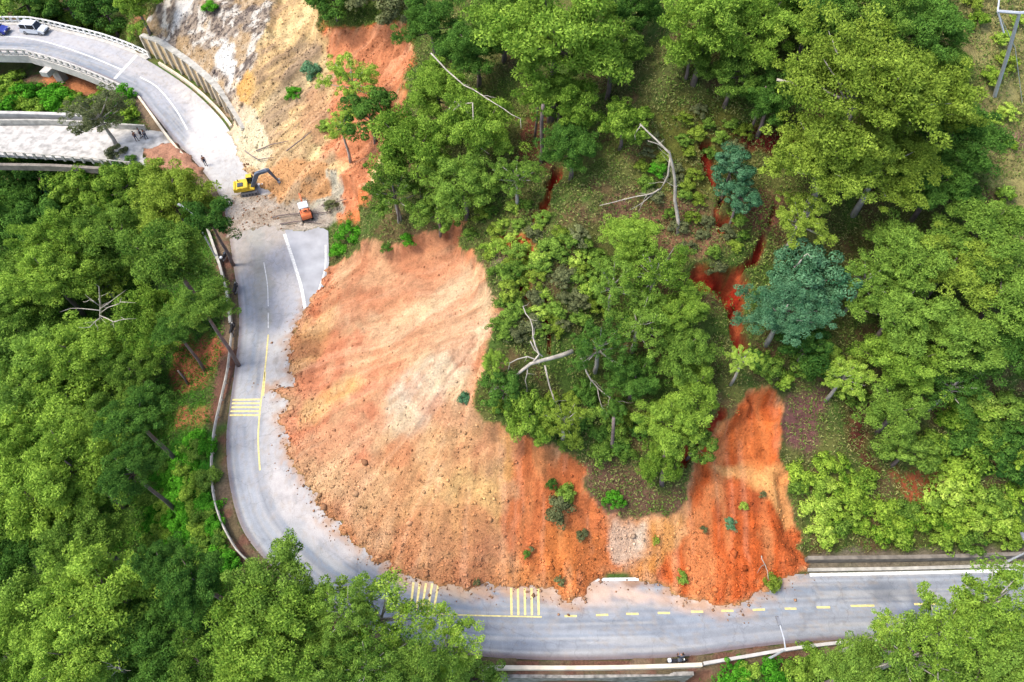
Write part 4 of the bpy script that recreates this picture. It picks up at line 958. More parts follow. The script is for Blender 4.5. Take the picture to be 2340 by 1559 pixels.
thicket([(1450, 330), (1600, 240), (1760, 300), (1600, 400), (1740, 540), (1640, 620), (1480, 520)], 50, 19, 'low olive bush on the open grassy slope', 'low bushes on the open slope', ['olive', 'grey', 'pine'])
thicket([(1110, 960), (1190, 930), (1330, 1010), (1430, 1000), (1420, 1060), (1250, 1000)], 46, 24, 'low dark green bush on the landslide rim under the tree island', 'bushes on the landslide rim', ['dark', 'pine', 'bright'])
thicket([(2215, 0), (2340, 0), (2340, 560), (2290, 480), (2260, 250)], 66, 18, 'yellowish low bush on the grassy strip with the power poles', 'low bushes on the grassy strip', ['lime', 'olive', 'shrub'])

# undergrowth: grass and small leaves nobody could count
def scatter(n, seed):
    g = np.random.default_rng(seed); N = n * 5
    x = g.uniform(-86, 82, N); y = g.uniform(-4, 120, N)
    dd, _ = pl_dist(road_poly[::3], x, y)
    b = interp(bare, x, y); onr = interp(on_road.astype(float), x, y)
    dens = fbm(x * .5, y * .5, 4, 91)
    ok = (b < .35) & (onr < .02) & (g.random(N) < ss(.2, .5, dens)) & (np.abs(x) < y * .85 + 26) & (interp(so, x, y) < 0) & (interp(slay, x, y) < -.2) & ~((x > 25) & (y < 34) & (dd < 1.9)) & (dd > .4 + 1.3 * (1 - b) * (x < 30))
    x, y = x[ok][:n], y[ok][:n]; return x, y, interp(Z, x, y), g
x, y, z, g2 = scatter(260000, 5)
k = 3
cx = np.repeat(x, k) + g2.normal(0, .14, len(x) * k); cy = np.repeat(y, k) + g2.normal(0, .14, len(x) * k); cz = np.repeat(z, k) + g2.uniform(.05, .38, len(x) * k)
d = g2.normal(size=(len(cx), 3)) * (1, 1, .5) + (0, 0, .7)
sz = g2.uniform(.6, 1.5, len(cx)); V, F = leaves(np.stack([cx, cy, cz], 1), d, .125 * sz, .036 * sz, .5, g2)
pal = np.array([lin(c) for c in [(78, 108, 38), (112, 140, 56), (132, 144, 76), (96, 128, 50), (144, 146, 88), (118, 116, 70), (74, 100, 42)]]) * .8
zone = fbm(x * .18, y * .18, 3, 93); hs = interp(hill.astype(float), x, y)
ci = np.clip((zone * 9 - 1.0 + g2.normal(0, 1.1, len(x))).astype(int), 0, 6)
cc = pal[ci]; green = lin((66, 128, 30)) * .8; gm_ = (hs < .5)[:, None] * np.clip(.75 + g2.normal(0, .2, len(x)), 0, 1)[:, None]; cc = cc * (1 - gm_) + green * gm_
dry = ((x > 38) & (y > 34) & (x > 62 - (y - 34) * .1))[:, None]
colr = np.repeat(np.repeat(cc, k, 0), 4, 0) * np.repeat(g2.uniform(.7, 1.3, len(cx)), 4)[:, None]
ug = link('undergrowth', np_mesh('undergrowth', V, F, None, {'Col': colr}), M['litter']); tag(ug, 'grass, ferns and low leaves covering the hillside between the trees', 'undergrowth', kind='stuff')

# clods and stones on the slide
def clods(n, seed):
    g = np.random.default_rng(seed); N = n * 6; x = g.uniform(-60, 50, N); y = g.uniform(12, 100, N)
    s1 = interp(sd, x, y); s2 = interp(sd2, x, y); s3 = interp(sd3, x, y); s4 = interp(deps[0][0], x, y)
    edge = np.exp(-np.maximum(s1, 0) / 2.2) * (interp(d_in, x, y) < 4)
    low = ss(38, 24, y); pr = np.where(s1 > .05, .03 + .16 * low + .9 * edge, 0) + .3 * (s2 > 0) + .35 * (s3 > 0) + .2 * (s4 > 0) + .35 * np.exp(np.minimum(s1, 0) / .45) * ((s1 > -2.5) & (s1 < 0) & (interp(on_road.astype(float), x, y) > .5))
    ok = g.random(N) < pr; x, y = x[ok][:n], y[ok][:n]; n = len(x); r = .03 + .16 * g.random(n) ** 9 + .05 * g.random(n)
    r = r * np.where((g.random(n) < .012) & (interp(d_in, x, y) < 6), 2.6, 1)
    z = np.maximum(interp(Z, x, y), np.where(interp(on_road.astype(float), x, y) > .5, 0.0, -9)) + r * .2
    base_v = np.array([(1, 0, 0), (0, 1, 0), (-1, 0, 0), (0, -1, 0), (0, 0, .8), (0, 0, -.8)], float)
    V = base_v[None] * g.uniform(.6, 1.3, (n, 6, 1)) ; a = g.uniform(0, 6.28, n); ca, sa = np.cos(a)[:, None], np.sin(a)[:, None]
    V = np.stack([V[..., 0] * ca - V[..., 1] * sa, V[..., 0] * sa + V[..., 1] * ca, V[..., 2]], 2) * r[:, None, None] + np.stack([x, y, z], 1)[:, None]
    f = np.array([(0, 1, 4), (1, 2, 4), (2, 3, 4), (3, 0, 4), (1, 0, 5), (2, 1, 5), (3, 2, 5), (0, 3, 5)]); F = (f[None] + 6 * np.arange(n)[:, None, None]).reshape(-1, 3)
    cI = np.stack([interp(C[..., k_], x, y) for k_ in range(3)], 1); onr = interp(on_road.astype(float), x, y)[:, None]
    cI = np.where((interp(sd, x, y)[:, None] < 0) & (onr > .5), lin((170, 130, 100)) * ALB, cI)
    cI = cI * g.uniform(.55, 1.35, n)[:, None]; return V.reshape(-1, 3), F, np.repeat(cI, 6, 0)
V, F, cI = clods(70000, 9)
cl = link('clods', np_mesh('clods', V, None, F, {'Col': cI}), M['clod']); tag(cl, 'orange clods and stones strewn over the landslide and road edge', 'rubble', kind='stuff')

# ------------------------------------------------------------------ dead trees and bare limbs
def path3(pts): return [Vector(hit(a, b, h, Z)) for a, b, h in pts]
def bare(name, label, cat, limbs, mat, part='branch', trunkname='trunk'):
    allp = [path3(p) for p, r0, r1 in limbs]; o = allp[0][0]; e = empty(name, o); tag(e, label, cat)
    for i, (P, (p, r0, r1)) in enumerate(zip(allp, limbs)):
        P = [q - o for q in P]; P2 = []
        for a, b in zip(P[:-1], P[1:]):
            P2 += [a, a.lerp(b, .5) + Vector((random.uniform(-.12, .12), random.uniform(-.12, .12), random.uniform(-.1, .1)))]
        P2.append(P[-1]); n = len(P2); LL = (P2[-1] - P2[0]).length
        if part == 'branch' and LL > 1.5 and r0 < .3 and name in ('fallen_tree', 'bent_tree', 'dead_tree', 'dead_limb'):
            for q_ in range(min(5, int(LL * .9))):
                a_ = P2[random.randrange(max(1, n // 3), n)]; dv = (P2[-1] - P2[0]).normalized(); sd_ = Vector((random.uniform(-1, 1), random.uniform(-1, 1), random.uniform(-.3, .5))); e1 = a_ + dv * random.uniform(.2, .6) + sd_ * random.uniform(.4, .9)
                MB().tube([a_, a_.lerp(e1, .5) + Vector((random.uniform(-.1, .1), random.uniform(-.1, .1), .05)), e1, e1 + sd_ * .4 + dv * .3], [.035, .025, .018, .008], 4).build('twig', mat, e)
        MB().tube(P2, [r0 + (r1 - r0) * j / (n - 1) for j in range(n)], 6).build(trunkname if i == 0 else part, mat, e, smooth=True)
    return e
bare('fallen_tree', 'large bleached fallen tree with bare branches on the landslide rim', 'dead tree', [
    ([(1308, 803, 3.0), (1262, 818, 3.4), (1212, 832, 3.6), (1180, 858, 3.2), (1150, 878, 2.6), (1122, 896, 1.8)], .24, .06),
    ([(1240, 825, 3.4), (1205, 815, 3.5), (1165, 830, 3.0), (1160, 850, 2.6)], .08, .03), ([(1212, 780, 3.2), (1222, 800, 3.4), (1240, 815, 3.4)], .06, .07),
    ([(1215, 832, 3.6), (1232, 810, 3.6), (1218, 770, 3.4), (1212, 730, 3.2), (1195, 700, 2.6)], .10, .04),
    ([(1245, 835, 3.4), (1255, 880, 2.8), (1268, 920, 2.2), (1270, 960, 1.6)], .09, .03), ([(1268, 920, 2.2), (1290, 950, 1.6), (1300, 975, 1.2)], .05, .02),
    ([(1205, 840, 3.4), (1200, 870, 3.0), (1205, 895, 2.6)], .07, .02), ([(1165, 868, 2.8), (1135, 870, 2.2), (1118, 880, 2.0)], .05, .02), ([(1190, 850, 3.0), (1160, 892, 2.2), (1140, 905, 1.6)], .05, .02)], M['deadw'])
bare('dead_limb', 'long curved bare limb right of the bleached fallen tree', 'dead branch', [
    ([(1325, 810, 2.6), (1340, 850, 2.6), (1365, 885, 2.4), (1395, 910, 2.2), (1430, 930, 1.5)], .10, .03), ([(1365, 885, 2.4), (1375, 930, 1.6), (1390, 950, 1)], .05, .02)], M['deadw'])
bare('bent_tree', 'crooked bare pale tree arching over the open slope', 'dead tree', [
    ([(1548, 540, -.2), (1546, 480, 2.2), (1543, 430, 4.2), (1538, 385, 6), (1530, 350, 7), (1500, 320, 7.2), (1462, 283, 7.4)], .2, .06),
    ([(1532, 352, 7), (1505, 330, 6.6), (1480, 322, 6.4)], .08, .03), ([(1532, 360, 6.6), (1527, 400, 5), (1510, 432, 3.4), (1480, 445, 2.4), (1430, 455, 1.2), (1370, 470, .4)], .11, .04),
    ([(1505, 432, 3.2), (1470, 462, 1.6), (1440, 480, .6)], .06, .02), ([(1465, 285, 7.4), (1455, 300, 7), (1452, 320, 6.4)], .06, .02)], M['deadw'])
bare('dead_tree', 'bare star shaped grey branches in the left forest', 'dead tree', [
    ([(232, 745, 6.0), (230, 700, 13.0), (226, 655, 17.0)], .16, .04), ([(230, 705, 13.2), (265, 680, 15.0)], .07, .02), ([(230, 710, 13.0), (195, 706, 14.5), (160, 705, 15.0)], .07, .02),
    ([(230, 715, 12.6), (270, 695, 14.6), (275, 690, 14.8)], .06, .02), ([(230, 722, 12.0), (260, 736, 13.4), (285, 730, 14.0)], .07, .02), ([(228, 700, 13.4), (205, 685, 15.0), (190, 690, 15.4)], .05, .02), ([(231, 725, 12.0), (205, 748, 12.5), (180, 748, 13.0)], .06, .02)], M['deadw'])
bare('dead_tree', 'grey dead tree with forked top at the bottom left', 'dead tree', [
    ([(300, 1559, 3), (285, 1535, 9), (272, 1525, 11)], .2, .06), ([(283, 1533, 9.2), (262, 1526, 10.5), (245, 1524, 11)], .1, .03), ([(270, 1530, 10), (255, 1545, 10)], .08, .03)], M['deadw'])
bare('standing_stem', 'tall grey trunk left of the pair under the biggest top pine', 'tree trunk', [([(1236, 375, -.2), (1238, 310, 4.0), (1241, 240, 8)], .26, .18)], M['bark'])
bare('standing_stem', 'thinner grey trunk close behind the tall one under the top pine', 'tree trunk', [([(1222, 320, -.2), (1226, 280, 3.0), (1229, 245, 5.4)], .15, .11)], M['bark'])
bare('standing_stem', 'bare upright grey stem below the small dark crown of the island', 'tree trunk', [([(1399, 1035, -.3), (1400, 1000, 1.8), (1402, 955, 4.2)], .2, .15)], M['bark'])
bare('standing_stem', 'stout grey trunk at the foot of the tree island', 'tree trunk', [([(1512, 1112, -.3), (1517, 1070, 2.0), (1522, 1020, 4.4)], .26, .17)], M['bark'])
bare('dead_limb', 'long thin pale limb over the bright tree cluster', 'dead branch', [([(985, 122, 9), (1020, 160, 9), (1060, 195, 9), (1105, 220, 9), (1150, 248, 8.6), (1190, 272, 8.2)], .09, .03)], M['deadw'])
bare('dead_limb', 'pale bare limbs in the middle of the bright tree cluster', 'dead branch', [([(1030, 270, 9), (1050, 240, 9.4), (1080, 235, 9.4), (1085, 330, 7)], .10, .05), ([(1050, 240, 9.4), (1040, 232, 9.6), (1020, 255, 9)], .07, .03)], M['deadw'])
bare('dead_limb', 'bare pale limb at the left of the giant olive crown', 'dead branch', [([(1775, 182, 8), (1810, 190, 8), (1840, 205, 7.4), (1846, 222, 7)], .12, .07)], M['deadw'])
bare('dead_limb', 'white bare limbs under the giant olive crown', 'dead branch', [([(1882, 425, 5), (1880, 385, 7), (1930, 385, 8.4), (1955, 405, 8)], .08, .04), ([(1880, 385, 7), (1862, 395, 7.4)], .05, .03)], M['deadw'])
bare('dead_limb', 'short white snag above the upper blue green crown', 'dead branch', [([(1815, 610, 5.5), (1830, 595, 6.5), (1845, 580, 7)], .10, .04)], M['deadw'])
bare('dead_limb', 'broken pale trunk piece in the centre of the tree island', 'dead branch', [([(1425, 752, 3.6), (1450, 742, 3.8), (1475, 730, 3.9)], .17, .12)], M['paleb'])
bare('dead_limb', 'fallen twig lying on the red landslide toe', 'dead branch', [([(1740, 1270, .1), (1748, 1290, .25), (1756, 1325, .2)], .05, .03)], M['deadw'])
bare('fallen_pole', 'dark fallen log lying across the mud by the small orange machine', 'log', [([(622, 497, .25), (660, 490, .3), (700, 486, .35), (755, 484, .35)], .09, .06)], M['bark'])
for k_, (P_, lab_) in enumerate([([(735, 470, .3), (765, 462, .5), (792, 455, .6)], 'dark branch on the bank right of the small orange digger'), ([(640, 512, .2), (690, 505, .3), (735, 512, .3)], 'thin log on the mud in front of the small orange digger'),
        ([(585, 345, .3), (620, 330, .4), (660, 322, .5)], 'long dark branch on the cream slope above the yellow excavator'), ([(655, 345, .4), (690, 318, .5), (712, 300, .5)], 'slanting branch higher on the cream slope above the yellow excavator'), ([(560, 345, .4), (590, 365, .4), (625, 360, .5)], 'short branch on the cream slope right behind the yellow excavator')]):
    bare('fallen_branch', lab_, 'branch', [(P_, .09, .04)], M['bark'])
bare('dead_limb', 'thin white branch in front of the small red soil patch', 'dead branch', [([(302, 848, 5), (325, 868, 4), (345, 886, 3)], .06, .03)], M['deadw'])
for px_, py_, h_, lab in ((1715, 300, 5, 'thin pale stem in the shade above the red hollow'), (913, 510, 5.5, 'dark bare stem under the lower left crown of the bright cluster'), (130, 40, 6, 'pale stem behind the balustrade near the white car'), (236, 75, 5, 'grey stem behind the far balustrade by the rocky slope'), (430, 880, 3, 'dark stump on the bare soil patch by the guardrail')):
    g0 = hit(px_, py_, 0, Z); e = empty('standing_stem', g0); tag(e, lab, 'tree trunk'); MB().tube([(0, 0, -.4), (.1, .1, h_ * .5), (0, .1, h_)], [.16, .13, .09], 7).build('trunk', M['bark'], e, smooth=True)

# banana plants
def banana(px_, py_, lab):
    b = hit(px_, py_, 0, Z); e = empty('banana_plant', b); tag(e, lab, 'plant', 'banana plants below the old lower bridge')
    MB().tube([(0, 0, -.2), (0, 0, 1.8)], [.18, .12], 8).build('stem', M['paleb'], e)
    for k in range(9):
        a = k * 2.4 + px_; V = []; F = []; L = 2.6
        for j in range(7):
            t = j / 6; r = L * t; z_ = 1.8 + 1.1 * math.sin(t * 2.4) - .6 * t * t; wv = .32 * math.sin(math.pi * min(1, t * .95 + .05))
            for s_ in (-1, 0, 1): V.append((r * math.cos(a) - s_ * wv * math.sin(a), r * math.sin(a) + s_ * wv * math.cos(a), z_ - .08 * abs(s_)))
            if j: F += [(3 * j - 3, 3 * j - 2, 3 * j + 1, 3 * j), (3 * j - 2, 3 * j - 1, 3 * j + 2, 3 * j + 1)]
        MB().add(V, F).build('frond', LM['blue'], e)
for a, b, l_ in ((85, 428, 'broad leaved banana plant at the left below the old bridge'), (118, 445, 'banana plant right of the other one below the old bridge'), (70, 450, 'lowest banana plant below the old bridge')): banana(a, b, l_)

# ------------------------------------------------------------------ street lamps, power poles
def lamp(px_, py_, h_, az, label, arm=1.8, z0=0.0):
    b = gz(px_, py_, z0); e = empty('street_lamp', (*b, z0)); tag(e, label, 'street lamp')
    MB().cyl((0, 0, .15), .16, .3, 'Z', 10).build('base', M['concrete'], e)
    MB().tube([(0, 0, .2), (0, 0, h_ * .6), (0, 0, h_)], [.11, .09, .07], 8).build('pole', M['steel'], e)
    c, s_ = math.cos(az), math.sin(az); MB().tube([(0, 0, h_ - .05), (c * arm * .4, s_ * arm * .4, h_ + .35), (c * arm, s_ * arm, h_ + .45)], [.06, .05, .04], 6).build('arm', M['steel'], e)
    MB().box((c * (arm + .3), s_ * (arm + .3), h_ + .43), (.8, .3, .16), az, taper=.8).build('lamp_head', M['grey'], e, bevel=.02)
lamp(1752, 1508, 5.0, 1.7, 'slim street lamp leaning over the road from the slanting parapet')
lamp(2298, 1285, 3.2, 1.6, 'street lamp beside the stained drain wall at the right', 1.0)
lamp(496, 592, 8.0, 2.6, 'tall pale street lamp behind the parapet of the upper bend', 1.4)
pb = [hit(2276, 218, 0, Z), hit(2420, 260, 0, Z)]
e = empty('power_pole', pb[0]); tag(e, 'grey H-frame power pole on the grassy strip at the upper right', 'power pole')
o = Vector(pb[0]); q0 = Vector((0, 0, 0)); top0 = Vector(hit(2330, 30, 9.5, Z)) - o
top0 = Vector((top0.x, top0.y, top0.z)); MB().tube([(0, 0, -.4), top0 * .5, top0], [.19, .17, .14], 8).build('pole', M['steel'], e)
tA = Vector(hit(2280, 26, 9.5, Z)) - o; tB = Vector(hit(2420, 22, 9.5, Z)) - o
MB().tube([tA, top0, tB], .13, 6).build('crossarm', M['steel'], e)
tC = Vector(hit(2312, -40, 11, Z)) - o; MB().tube([tA, Vector(hit(2294, 75, 8, Z)) - o], .08, 6).build('insulator', M['steel'], e)
MB().tube([Vector(hit(2288, -40, 10.4, Z)) - o, tA], .07, 6).build('ground_wire_peak', M['steel'], e)
MB().tube([tA, Vector(hit(2320, 110, 5, Z)) - o, Vector(hit(2336, 235, .2, Z)) - o], .025, 5).build('stay_wire', M['steel'], e)

# ------------------------------------------------------------------ vehicles
def wheel(e, x, y, r, wdt, nm='wheel'):
    wo = MB().cyl((x, y, r), r, wdt, 'Y', 18).build(nm, M['black'], e, bevel=.02); MB().cyl((x, y + math.copysign(wdt * .52, y), r), r * .6, .03, 'Y', 12).build('rim', M['grey'], wo)
def car(loc, rz, paint_, label, suv=True, L=4.5):
    e = empty('parked_car', loc, rz); tag(e, label, 'car'); W_ = .88; h1 = .95 if suv else .85; h2 = 1.7 if suv else 1.42
    low = [(-L / 2, .35), (-L / 2 + .05, .8), (-L / 2 + .15, h1 + .05), (-.9 if suv else -1.1, h1 + .1), (1.0, h1 + .1), (L / 2 - .45, h1 - .08), (L / 2 - .05, .75), (L / 2, .35), (L / 2 - .3, .26), (-L / 2 + .3, .26)]
    MB().prism(low, -W_, W_).build('body', paint_, e, bevel=.05)
    c0, c1 = (-L / 2 + .2, 1.15) if suv else (-L / 2 + .6, 1.0)
    V = []
    for z_, i_, f_, b_ in ((h1 + .05, .04, 0, 0), (h2 - .08, .16, -.55, .28)):
        V += [(c0 + b_, -W_ + i_, z_), (c1 + f_, -W_ + i_, z_), (c1 + f_, W_ - i_, z_), (c0 + b_, W_ - i_, z_)]
    gl = MB().add(V, [(0, 3, 2, 1), (4, 5, 6, 7), (0, 1, 5, 4), (1, 2, 6, 5), (2, 3, 7, 6), (3, 0, 4, 7)]).build('window_band', M['glass'], e)
    MB().box(((c0 + .28 + c1 - .55) / 2, 0, h2 - .03), (c1 - c0 - .75, 2 * (W_ - .15), .12)).build('roof', paint_, e, bevel=.04)
    for s_ in (-1, 1):
        for xx in (c0 + .13, c0 + 1.25, c1 - .30): MB().box((xx, s_ * (W_ - .09), (h1 + h2) / 2), (.10, .06, h2 - h1)).build('pillar', paint_, e)
        MB().box((L / 2 - .03, s_ * .62, .68), (.1, .34, .16)).build('headlight', M['lampg'], e, bevel=.02); MB().box((-L / 2 + .05, s_ * .66, .85), (.1, .2, .26)).build('taillight', M['redl'], e, bevel=.02)
        MB().box((.75, s_ * (W_ + .1), h1 + .12), (.12, .2, .14)).build('mirror', paint_, e, bevel=.02)
        for xx in (-L * .3, L * .31): wheel(e, xx, s_ * (W_ - .12), .34, .24)
    MB().box((-L / 2 - .02, 0, .45), (.12, 1.6, .2)).build('bumper', M['dark'], e, bevel=.03); MB().box((L / 2 + .02, 0, .45), (.12, 1.6, .2)).build('bumper', M['dark'], e, bevel=.03)
    return e
g0 = gz(83, 74); car((*g0, .01), R(-7), M['carw'], 'white SUV driving on the bridge in front of the far balustrade', True, 4.2)
g0 = gz(-6, 75); car((*g0, .01), R(-4), M['carb'], 'blue car at the left edge behind the white SUV on the bridge', False, 4.1)

def excavator(loc, rz, s, label):
    e = empty('excavator', loc, rz, s); tag(e, label, 'excavator')
    for s_ in (-1, 1):
        prof = [(-1.45, .45), (-1.3, .12), (-1.05, 0), (1.05, 0), (1.3, .12), (1.45, .45), (1.3, .72), (1.1, .8), (-1.1, .8), (-1.3, .72)]
        tk = MB().prism(prof, s_ * 1.0 - .28, s_ * 1.0 + .28).build('track', M['grey'], e, bevel=.03)
        for xx in (-1.05, -.5, 0, .5, 1.05): MB().cyl((xx, s_ * 1.3, .4), .2, .08, 'Y', 12).build('roller', M['dark'], tk)
    MB().box((0, 0, .62), (1.7, 1.5, .4)).build('undercarriage', M['dark'], e, bevel=.03); MB().cyl((0, 0, .9), .6, .2, 'Z', 18).build('turntable', M['dark'], e)
    MB().prism([(-2.0, 1.05), (1.1, 1.05), (1.1, 1.35), (.2, 1.5), (.1, 1.95), (-1.5, 1.95), (-2.0, 1.7)], -1.15, 1.15).build('house', M['excy'], e, bevel=.06)
    MB().prism([(-2.35, 1.1), (-1.95, 1.02), (-1.95, 1.9), (-2.3, 1.75)], -1.1, 1.1).build('counterweight', M['excy'], e, bevel=.06)
    MB().box((-1.1, -.3, 2.02), (.9, .9, .14)).build('engine_cover', M['dark'], e, bevel=.02); MB().cyl((-1.4, .6, 2.2), .07, .5, 'Z', 8).build('exhaust', M['dark'], e)
    cb = MB().prism([(.15, 1.3), (1.25, 1.3), (1.3, 1.9), (1.0, 2.75), (.1, 2.75)], .2, 1.15).build('cab', M['dark'], e, bevel=.04)
    MB().prism([(.22, 1.95), (1.28, 1.95), (1.0, 2.62), (.22, 2.62)], .18, 1.18).build('window', M['glass'], cb); MB().box((.55, .68, 2.79), (.95, .9, .08)).build('cab_roof', M['excy'], cb, bevel=.02)
    MB().prism([(.5, 1.4), (.9, 1.3), (2.6, 3.7), (4.3, 4.05), (4.35, 4.35), (2.3, 4.2), (1.9, 3.95)], -.72, -.16).build('boom', M['boomg'], e, bevel=.03)
    MB().prism([(4.0, 4.5), (4.4, 4.45), (5.35, 1.6), (5.15, 1.5), (4.05, 3.9)], -.64, -.22).build('stick', M['boomg'], e, bevel=.03)
    MB().prism([(5.05, 1.75), (5.5, 1.7), (5.85, 1.2), (5.65, .55), (5.15, .35), (4.75, .5), (5.1, .75), (5.2, 1.2)], -.95, .1).build('bucket', M['grey'], e, bevel=.03)
    MB().tube([(1.1, -.42, 1.3), (2.2, -.42, 3.1)], .09, 8).build('boom_cylinder', M['grey'], e); MB().tube([(2.6, -.42, 4.35), (4.1, -.42, 4.7)], .08, 8).build('stick_cylinder', M['grey'], e)
    return e
g0 = gz(572, 438); excavator((*g0, .05), R(14), .78, 'yellow excavator with dark raised boom digging at the upper slope')
def mini(loc, rz, label):
    e = empty('mini_excavator', loc, rz); tag(e, label, 'excavator')
    for s_ in (-1, 1): MB().prism([(-.9, .25), (-.75, 0), (.75, 0), (.9, .25), (.7, .45), (-.7, .45)], s_ * .6 - .16, s_ * .6 + .16).build('track', M['black'], e, bevel=.03)
    MB().prism([(-1.0, .5), (.7, .5), (.7, .8), (-.2, .9), (-.3, 1.25), (-.9, 1.2), (-1.05, .9)], -.65, .65).build('house', M['orange'], e, bevel=.05)
    for x_ in (-.4, .45):
        for y_ in (-.5, .5): MB().cyl((x_, y_, 1.45), .035, 1.3, 'Z', 6).build('canopy_post', M['black'], e)
    MB().box((.02, 0, 2.12), (1.15, 1.2, .12)).build('canopy', M['carw'], e, bevel=.03)
    MB().box((-.15, 0, .95), (.4, .45, .5)).build('seat', M['black'], e, bevel=.04)
    MB().prism([(.6, .6), (.85, .6), (1.5, 1.7), (2.2, 2.0), (2.2, 2.2), (1.35, 1.9)], -.1, .1).build('boom', M['orange'], e, bevel=.02)
    MB().prism([(2.05, 2.25), (2.25, 2.2), (2.6, 1.0), (2.45, .95)], -.08, .08).build('stick', M['orange'], e, bevel=.02)
    MB().prism([(2.4, 1.05), (2.65, 1.05), (2.8, .7), (2.55, .4), (2.2, .5), (2.45, .75)], -.25, .25).build('bucket', M['dark'], e, bevel=.02)
g0 = hit(702, 497, 0, Z); mini((g0[0], g0[1], g0[2] + .1), R(112), 'small orange digger with a white canopy in the mud')

def motorbike(loc, rz, body, label, box=None):
    e = empty('motorcycle', loc, rz); tag(e, label, 'motorcycle')
    for x_ in (-.62, .62):
        wo = MB().torus((x_, 0, .3), .25, .055).build('wheel', M['black'], e); MB().cyl((x_, 0, .3), .05, .12, 'Y', 10).build('hub', M['grey'], wo)
        for k in range(5): a = k * 1.2566; MB().tube([(x_, 0, .3), (x_ + .23 * math.cos(a), 0, .3 + .23 * math.sin(a))], .012, 4).build('spoke', M['grey'], wo)
    MB().prism([(-.35, .4), (-.05, .28), (.25, .32), (.42, .62), (.3, .7), (-.1, .62), (-.8, .72), (-.85, .62)], -.12, .12).build('frame', body, e, bevel=.03)
    MB().prism([(.0, .66), (.42, .68), (.36, .86), (.1, .88), (-.05, .76)], -.15, .15).build('fuel_tank', body, e, bevel=.05)
    MB().prism([(-.85, .74), (-.05, .72), (0, .8), (-.3, .84), (-.85, .86)], -.13, .13).build('seat', M['black'], e, bevel=.03)
    MB().box((.05, 0, .38), (.34, .24, .26)).build('engine', M['dark'], e, bevel=.03)
    for s_ in (-.09, .09): MB().tube([(.62, s_, .3), (.42, s_, .9)], .025, 6).build('fork', M['grey'], e)
    MB().tube([(.32, -.34, 1.02), (.42, -.15, .96), (.42, .15, .96), (.32, .34, 1.02)], .02, 6).build('handlebar', M['black'], e)
    MB().ball((.52, 0, .86), (.08, .09, .09)).build('headlight', M['lampg'], e); MB().tube([(-.1, -.15, .3), (-.75, -.17, .42)], [.03, .05], 8).build('exhaust', M['grey'], e)
    if box: MB().box((-.78, 0, .98), (.3, .32, .24)).build('top_box', box, e, bevel=.04)
    return e
g0 = gz(1545, 1512); motorbike((*g0, .04), R(4), M['dark'], 'dark motorcycle with a white top box parked against the cream parapet end', M['carw'])
g0 = gz(1530, 1506); 
g0 = gz(517, 590); motorbike((*g0, .01), R(80), M['dark'], 'motorcycle with white box at the top end of the upper bend parapet', M['carw'])
g0 = gz(541, 664); motorbike((*g0, .01), R(95), M['black'], 'black motorcycle parked halfway along the upper bend parapet')
g0 = gz(534, 757); motorbike((*g0, .05), R(92), M['black'], 'dark motorcycle where the parapet meets the guardrail')

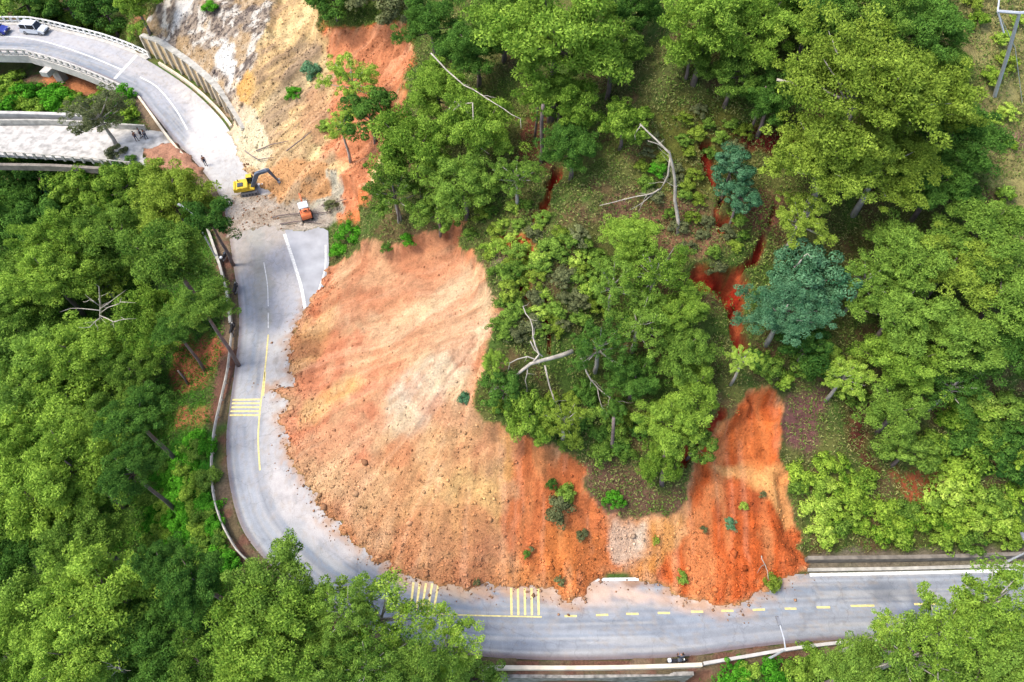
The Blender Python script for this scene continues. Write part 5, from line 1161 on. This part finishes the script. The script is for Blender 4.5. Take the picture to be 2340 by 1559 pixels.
# ------------------------------------------------------------------ people
def person(loc, rz, top, leg_m, label, helmet=None, arm=0.35, stride=.12):
    e = empty('person', loc, rz); tag(e, label, 'person')
    J = {'pel': (0, 0, .93, .13), 'wai': (0, 0, 1.08, .12), 'che': (.01, 0, 1.3, .145), 'nek': (.01, 0, 1.47, .055), 'hed': (.02, 0, 1.57, .085), 'crn': (.02, 0, 1.68, .075)}
    E = [('pel', 'wai'), ('wai', 'che'), ('che', 'nek'), ('nek', 'hed'), ('hed', 'crn')]
    for s_, n_ in ((1, 'l'), (-1, 'r')):
        f = s_ * stride
        J['hip' + n_] = (0, s_ * .1, .88, .09); J['kne' + n_] = (f * .6 + .02, s_ * .11, .48, .058); J['ank' + n_] = (f, s_ * .11, .08, .038); J['toe' + n_] = (f + .16, s_ * .13, .035, .03)
        J['sho' + n_] = (.01, s_ * .19, 1.4, .055); J['elb' + n_] = (-.03, s_ * .25, 1.13, .04); J['wri' + n_] = (arm * .5, s_ * .24, .93, .027); J['han' + n_] = (arm * .5 + .07, s_ * .23, .86, .032)
        E += [('pel', 'hip' + n_), ('hip' + n_, 'kne' + n_), ('kne' + n_, 'ank' + n_), ('ank' + n_, 'toe' + n_), ('che', 'sho' + n_), ('sho' + n_, 'elb' + n_), ('elb' + n_, 'wri' + n_), ('wri' + n_, 'han' + n_)]
        for k_ in range(5):
            a = -.5 + k_ * .22; nm_ = 'fin%d%s' % (k_, n_); L_ = (.05, .075, .085, .08, .06)[k_]
            J[nm_] = (arm * .5 + .08 + L_ * math.sin(a + .9) * .6, s_ * (.23 + .03 * (k_ - 2) / 2), .85 - L_, .009); E.append(('han' + n_, nm_))
    def skin_mesh(keys, edges, grow, name, mat, parent, sub=1):
        me = bpy.data.meshes.new(name); ix = {k_: i for i, k_ in enumerate(keys)}
        me.from_pydata([J[k_][:3] for k_ in keys], [(ix[a], ix[b]) for a, b in edges if a in ix and b in ix], [])
        o = bpy.data.objects.new(name, me); col.objects.link(o); md = o.modifiers.new('s', 'SKIN'); md2 = o.modifiers.new('u', 'SUBSURF'); md2.levels = sub; md2.render_levels = sub
        for i, k_ in enumerate(keys): r_ = J[k_][3] * grow; me.skin_vertices[0].data[i].radius = (r_, r_)
        me.skin_vertices[0].data[0].use_root = True
        dg = bpy.context.evaluated_depsgraph_get(); nm2 = bpy.data.meshes.new_from_object(o.evaluated_get(dg)); bpy.data.objects.remove(o); nm2.name = name
        nm2.materials.clear(); nm2.materials.append(mat); nm2.polygons.foreach_set('use_smooth', [True] * len(nm2.polygons)); return link(name, nm2, None, parent)
    skin_mesh(list(J), E, 1.0, 'body', M['skin'], e)
    skin_mesh(['che', 'wai', 'pel', 'shol', 'shor', 'elbl', 'elbr'], E, 1.14, 'shirt', top, e)
    skin_mesh(['pel', 'hipl', 'hipr', 'knel', 'kner', 'ankl', 'ankr'], E, 1.18, 'trousers', leg_m, e)
    MB().ball((.0, 0, 1.655), (.1, .095, .1), 12, 8).build('helmet' if helmet else 'hair', helmet or M['hair'], e, smooth=True)
    MB().ball((.115, 0, 1.6), (.018, .015, .022), 6, 5).build('nose', M['skin'], e)
    for s_ in (-1, 1): MB().ball((.105, s_ * .032, 1.63), .011, 6, 5).build('eye', M['black'], e); MB().ball((.02, s_ * .092, 1.6), (.02, .012, .03), 6, 5).build('ear', M['skin'], e)
    for s_ in (1, -1): MB().box((s_ * stride + .07, s_ * .12, .035), (.27, .1, .08)).build('shoe', M['black'], e, bevel=.02)
    return e
def on(px_, py_, z_=0.0): g0 = gz(px_, py_, z_); return (*g0, z_)
person(on(314, 322, -.5), R(-30), M['navy'], M['jean'], 'person in dark clothes standing at the left of the group on the old road')
person(on(325, 314, -.5), R(200), M['greyc'], M['navy'], 'person in grey top standing in the middle of the group on the old road')
person(on(336, 318, -.5), R(160), M['greyc'], M['jean'], 'person in grey top and blue trousers, rightmost of the group on the old road')
person(on(471, 378), R(-60), M['navy'], M['jean'], 'person in navy walking on the dusty road towards the excavator')
person(on(1552, 1503, .0), R(90), M['greyc'], M['jean'], 'person in grey top standing behind the motorcycle by the cream parapet')
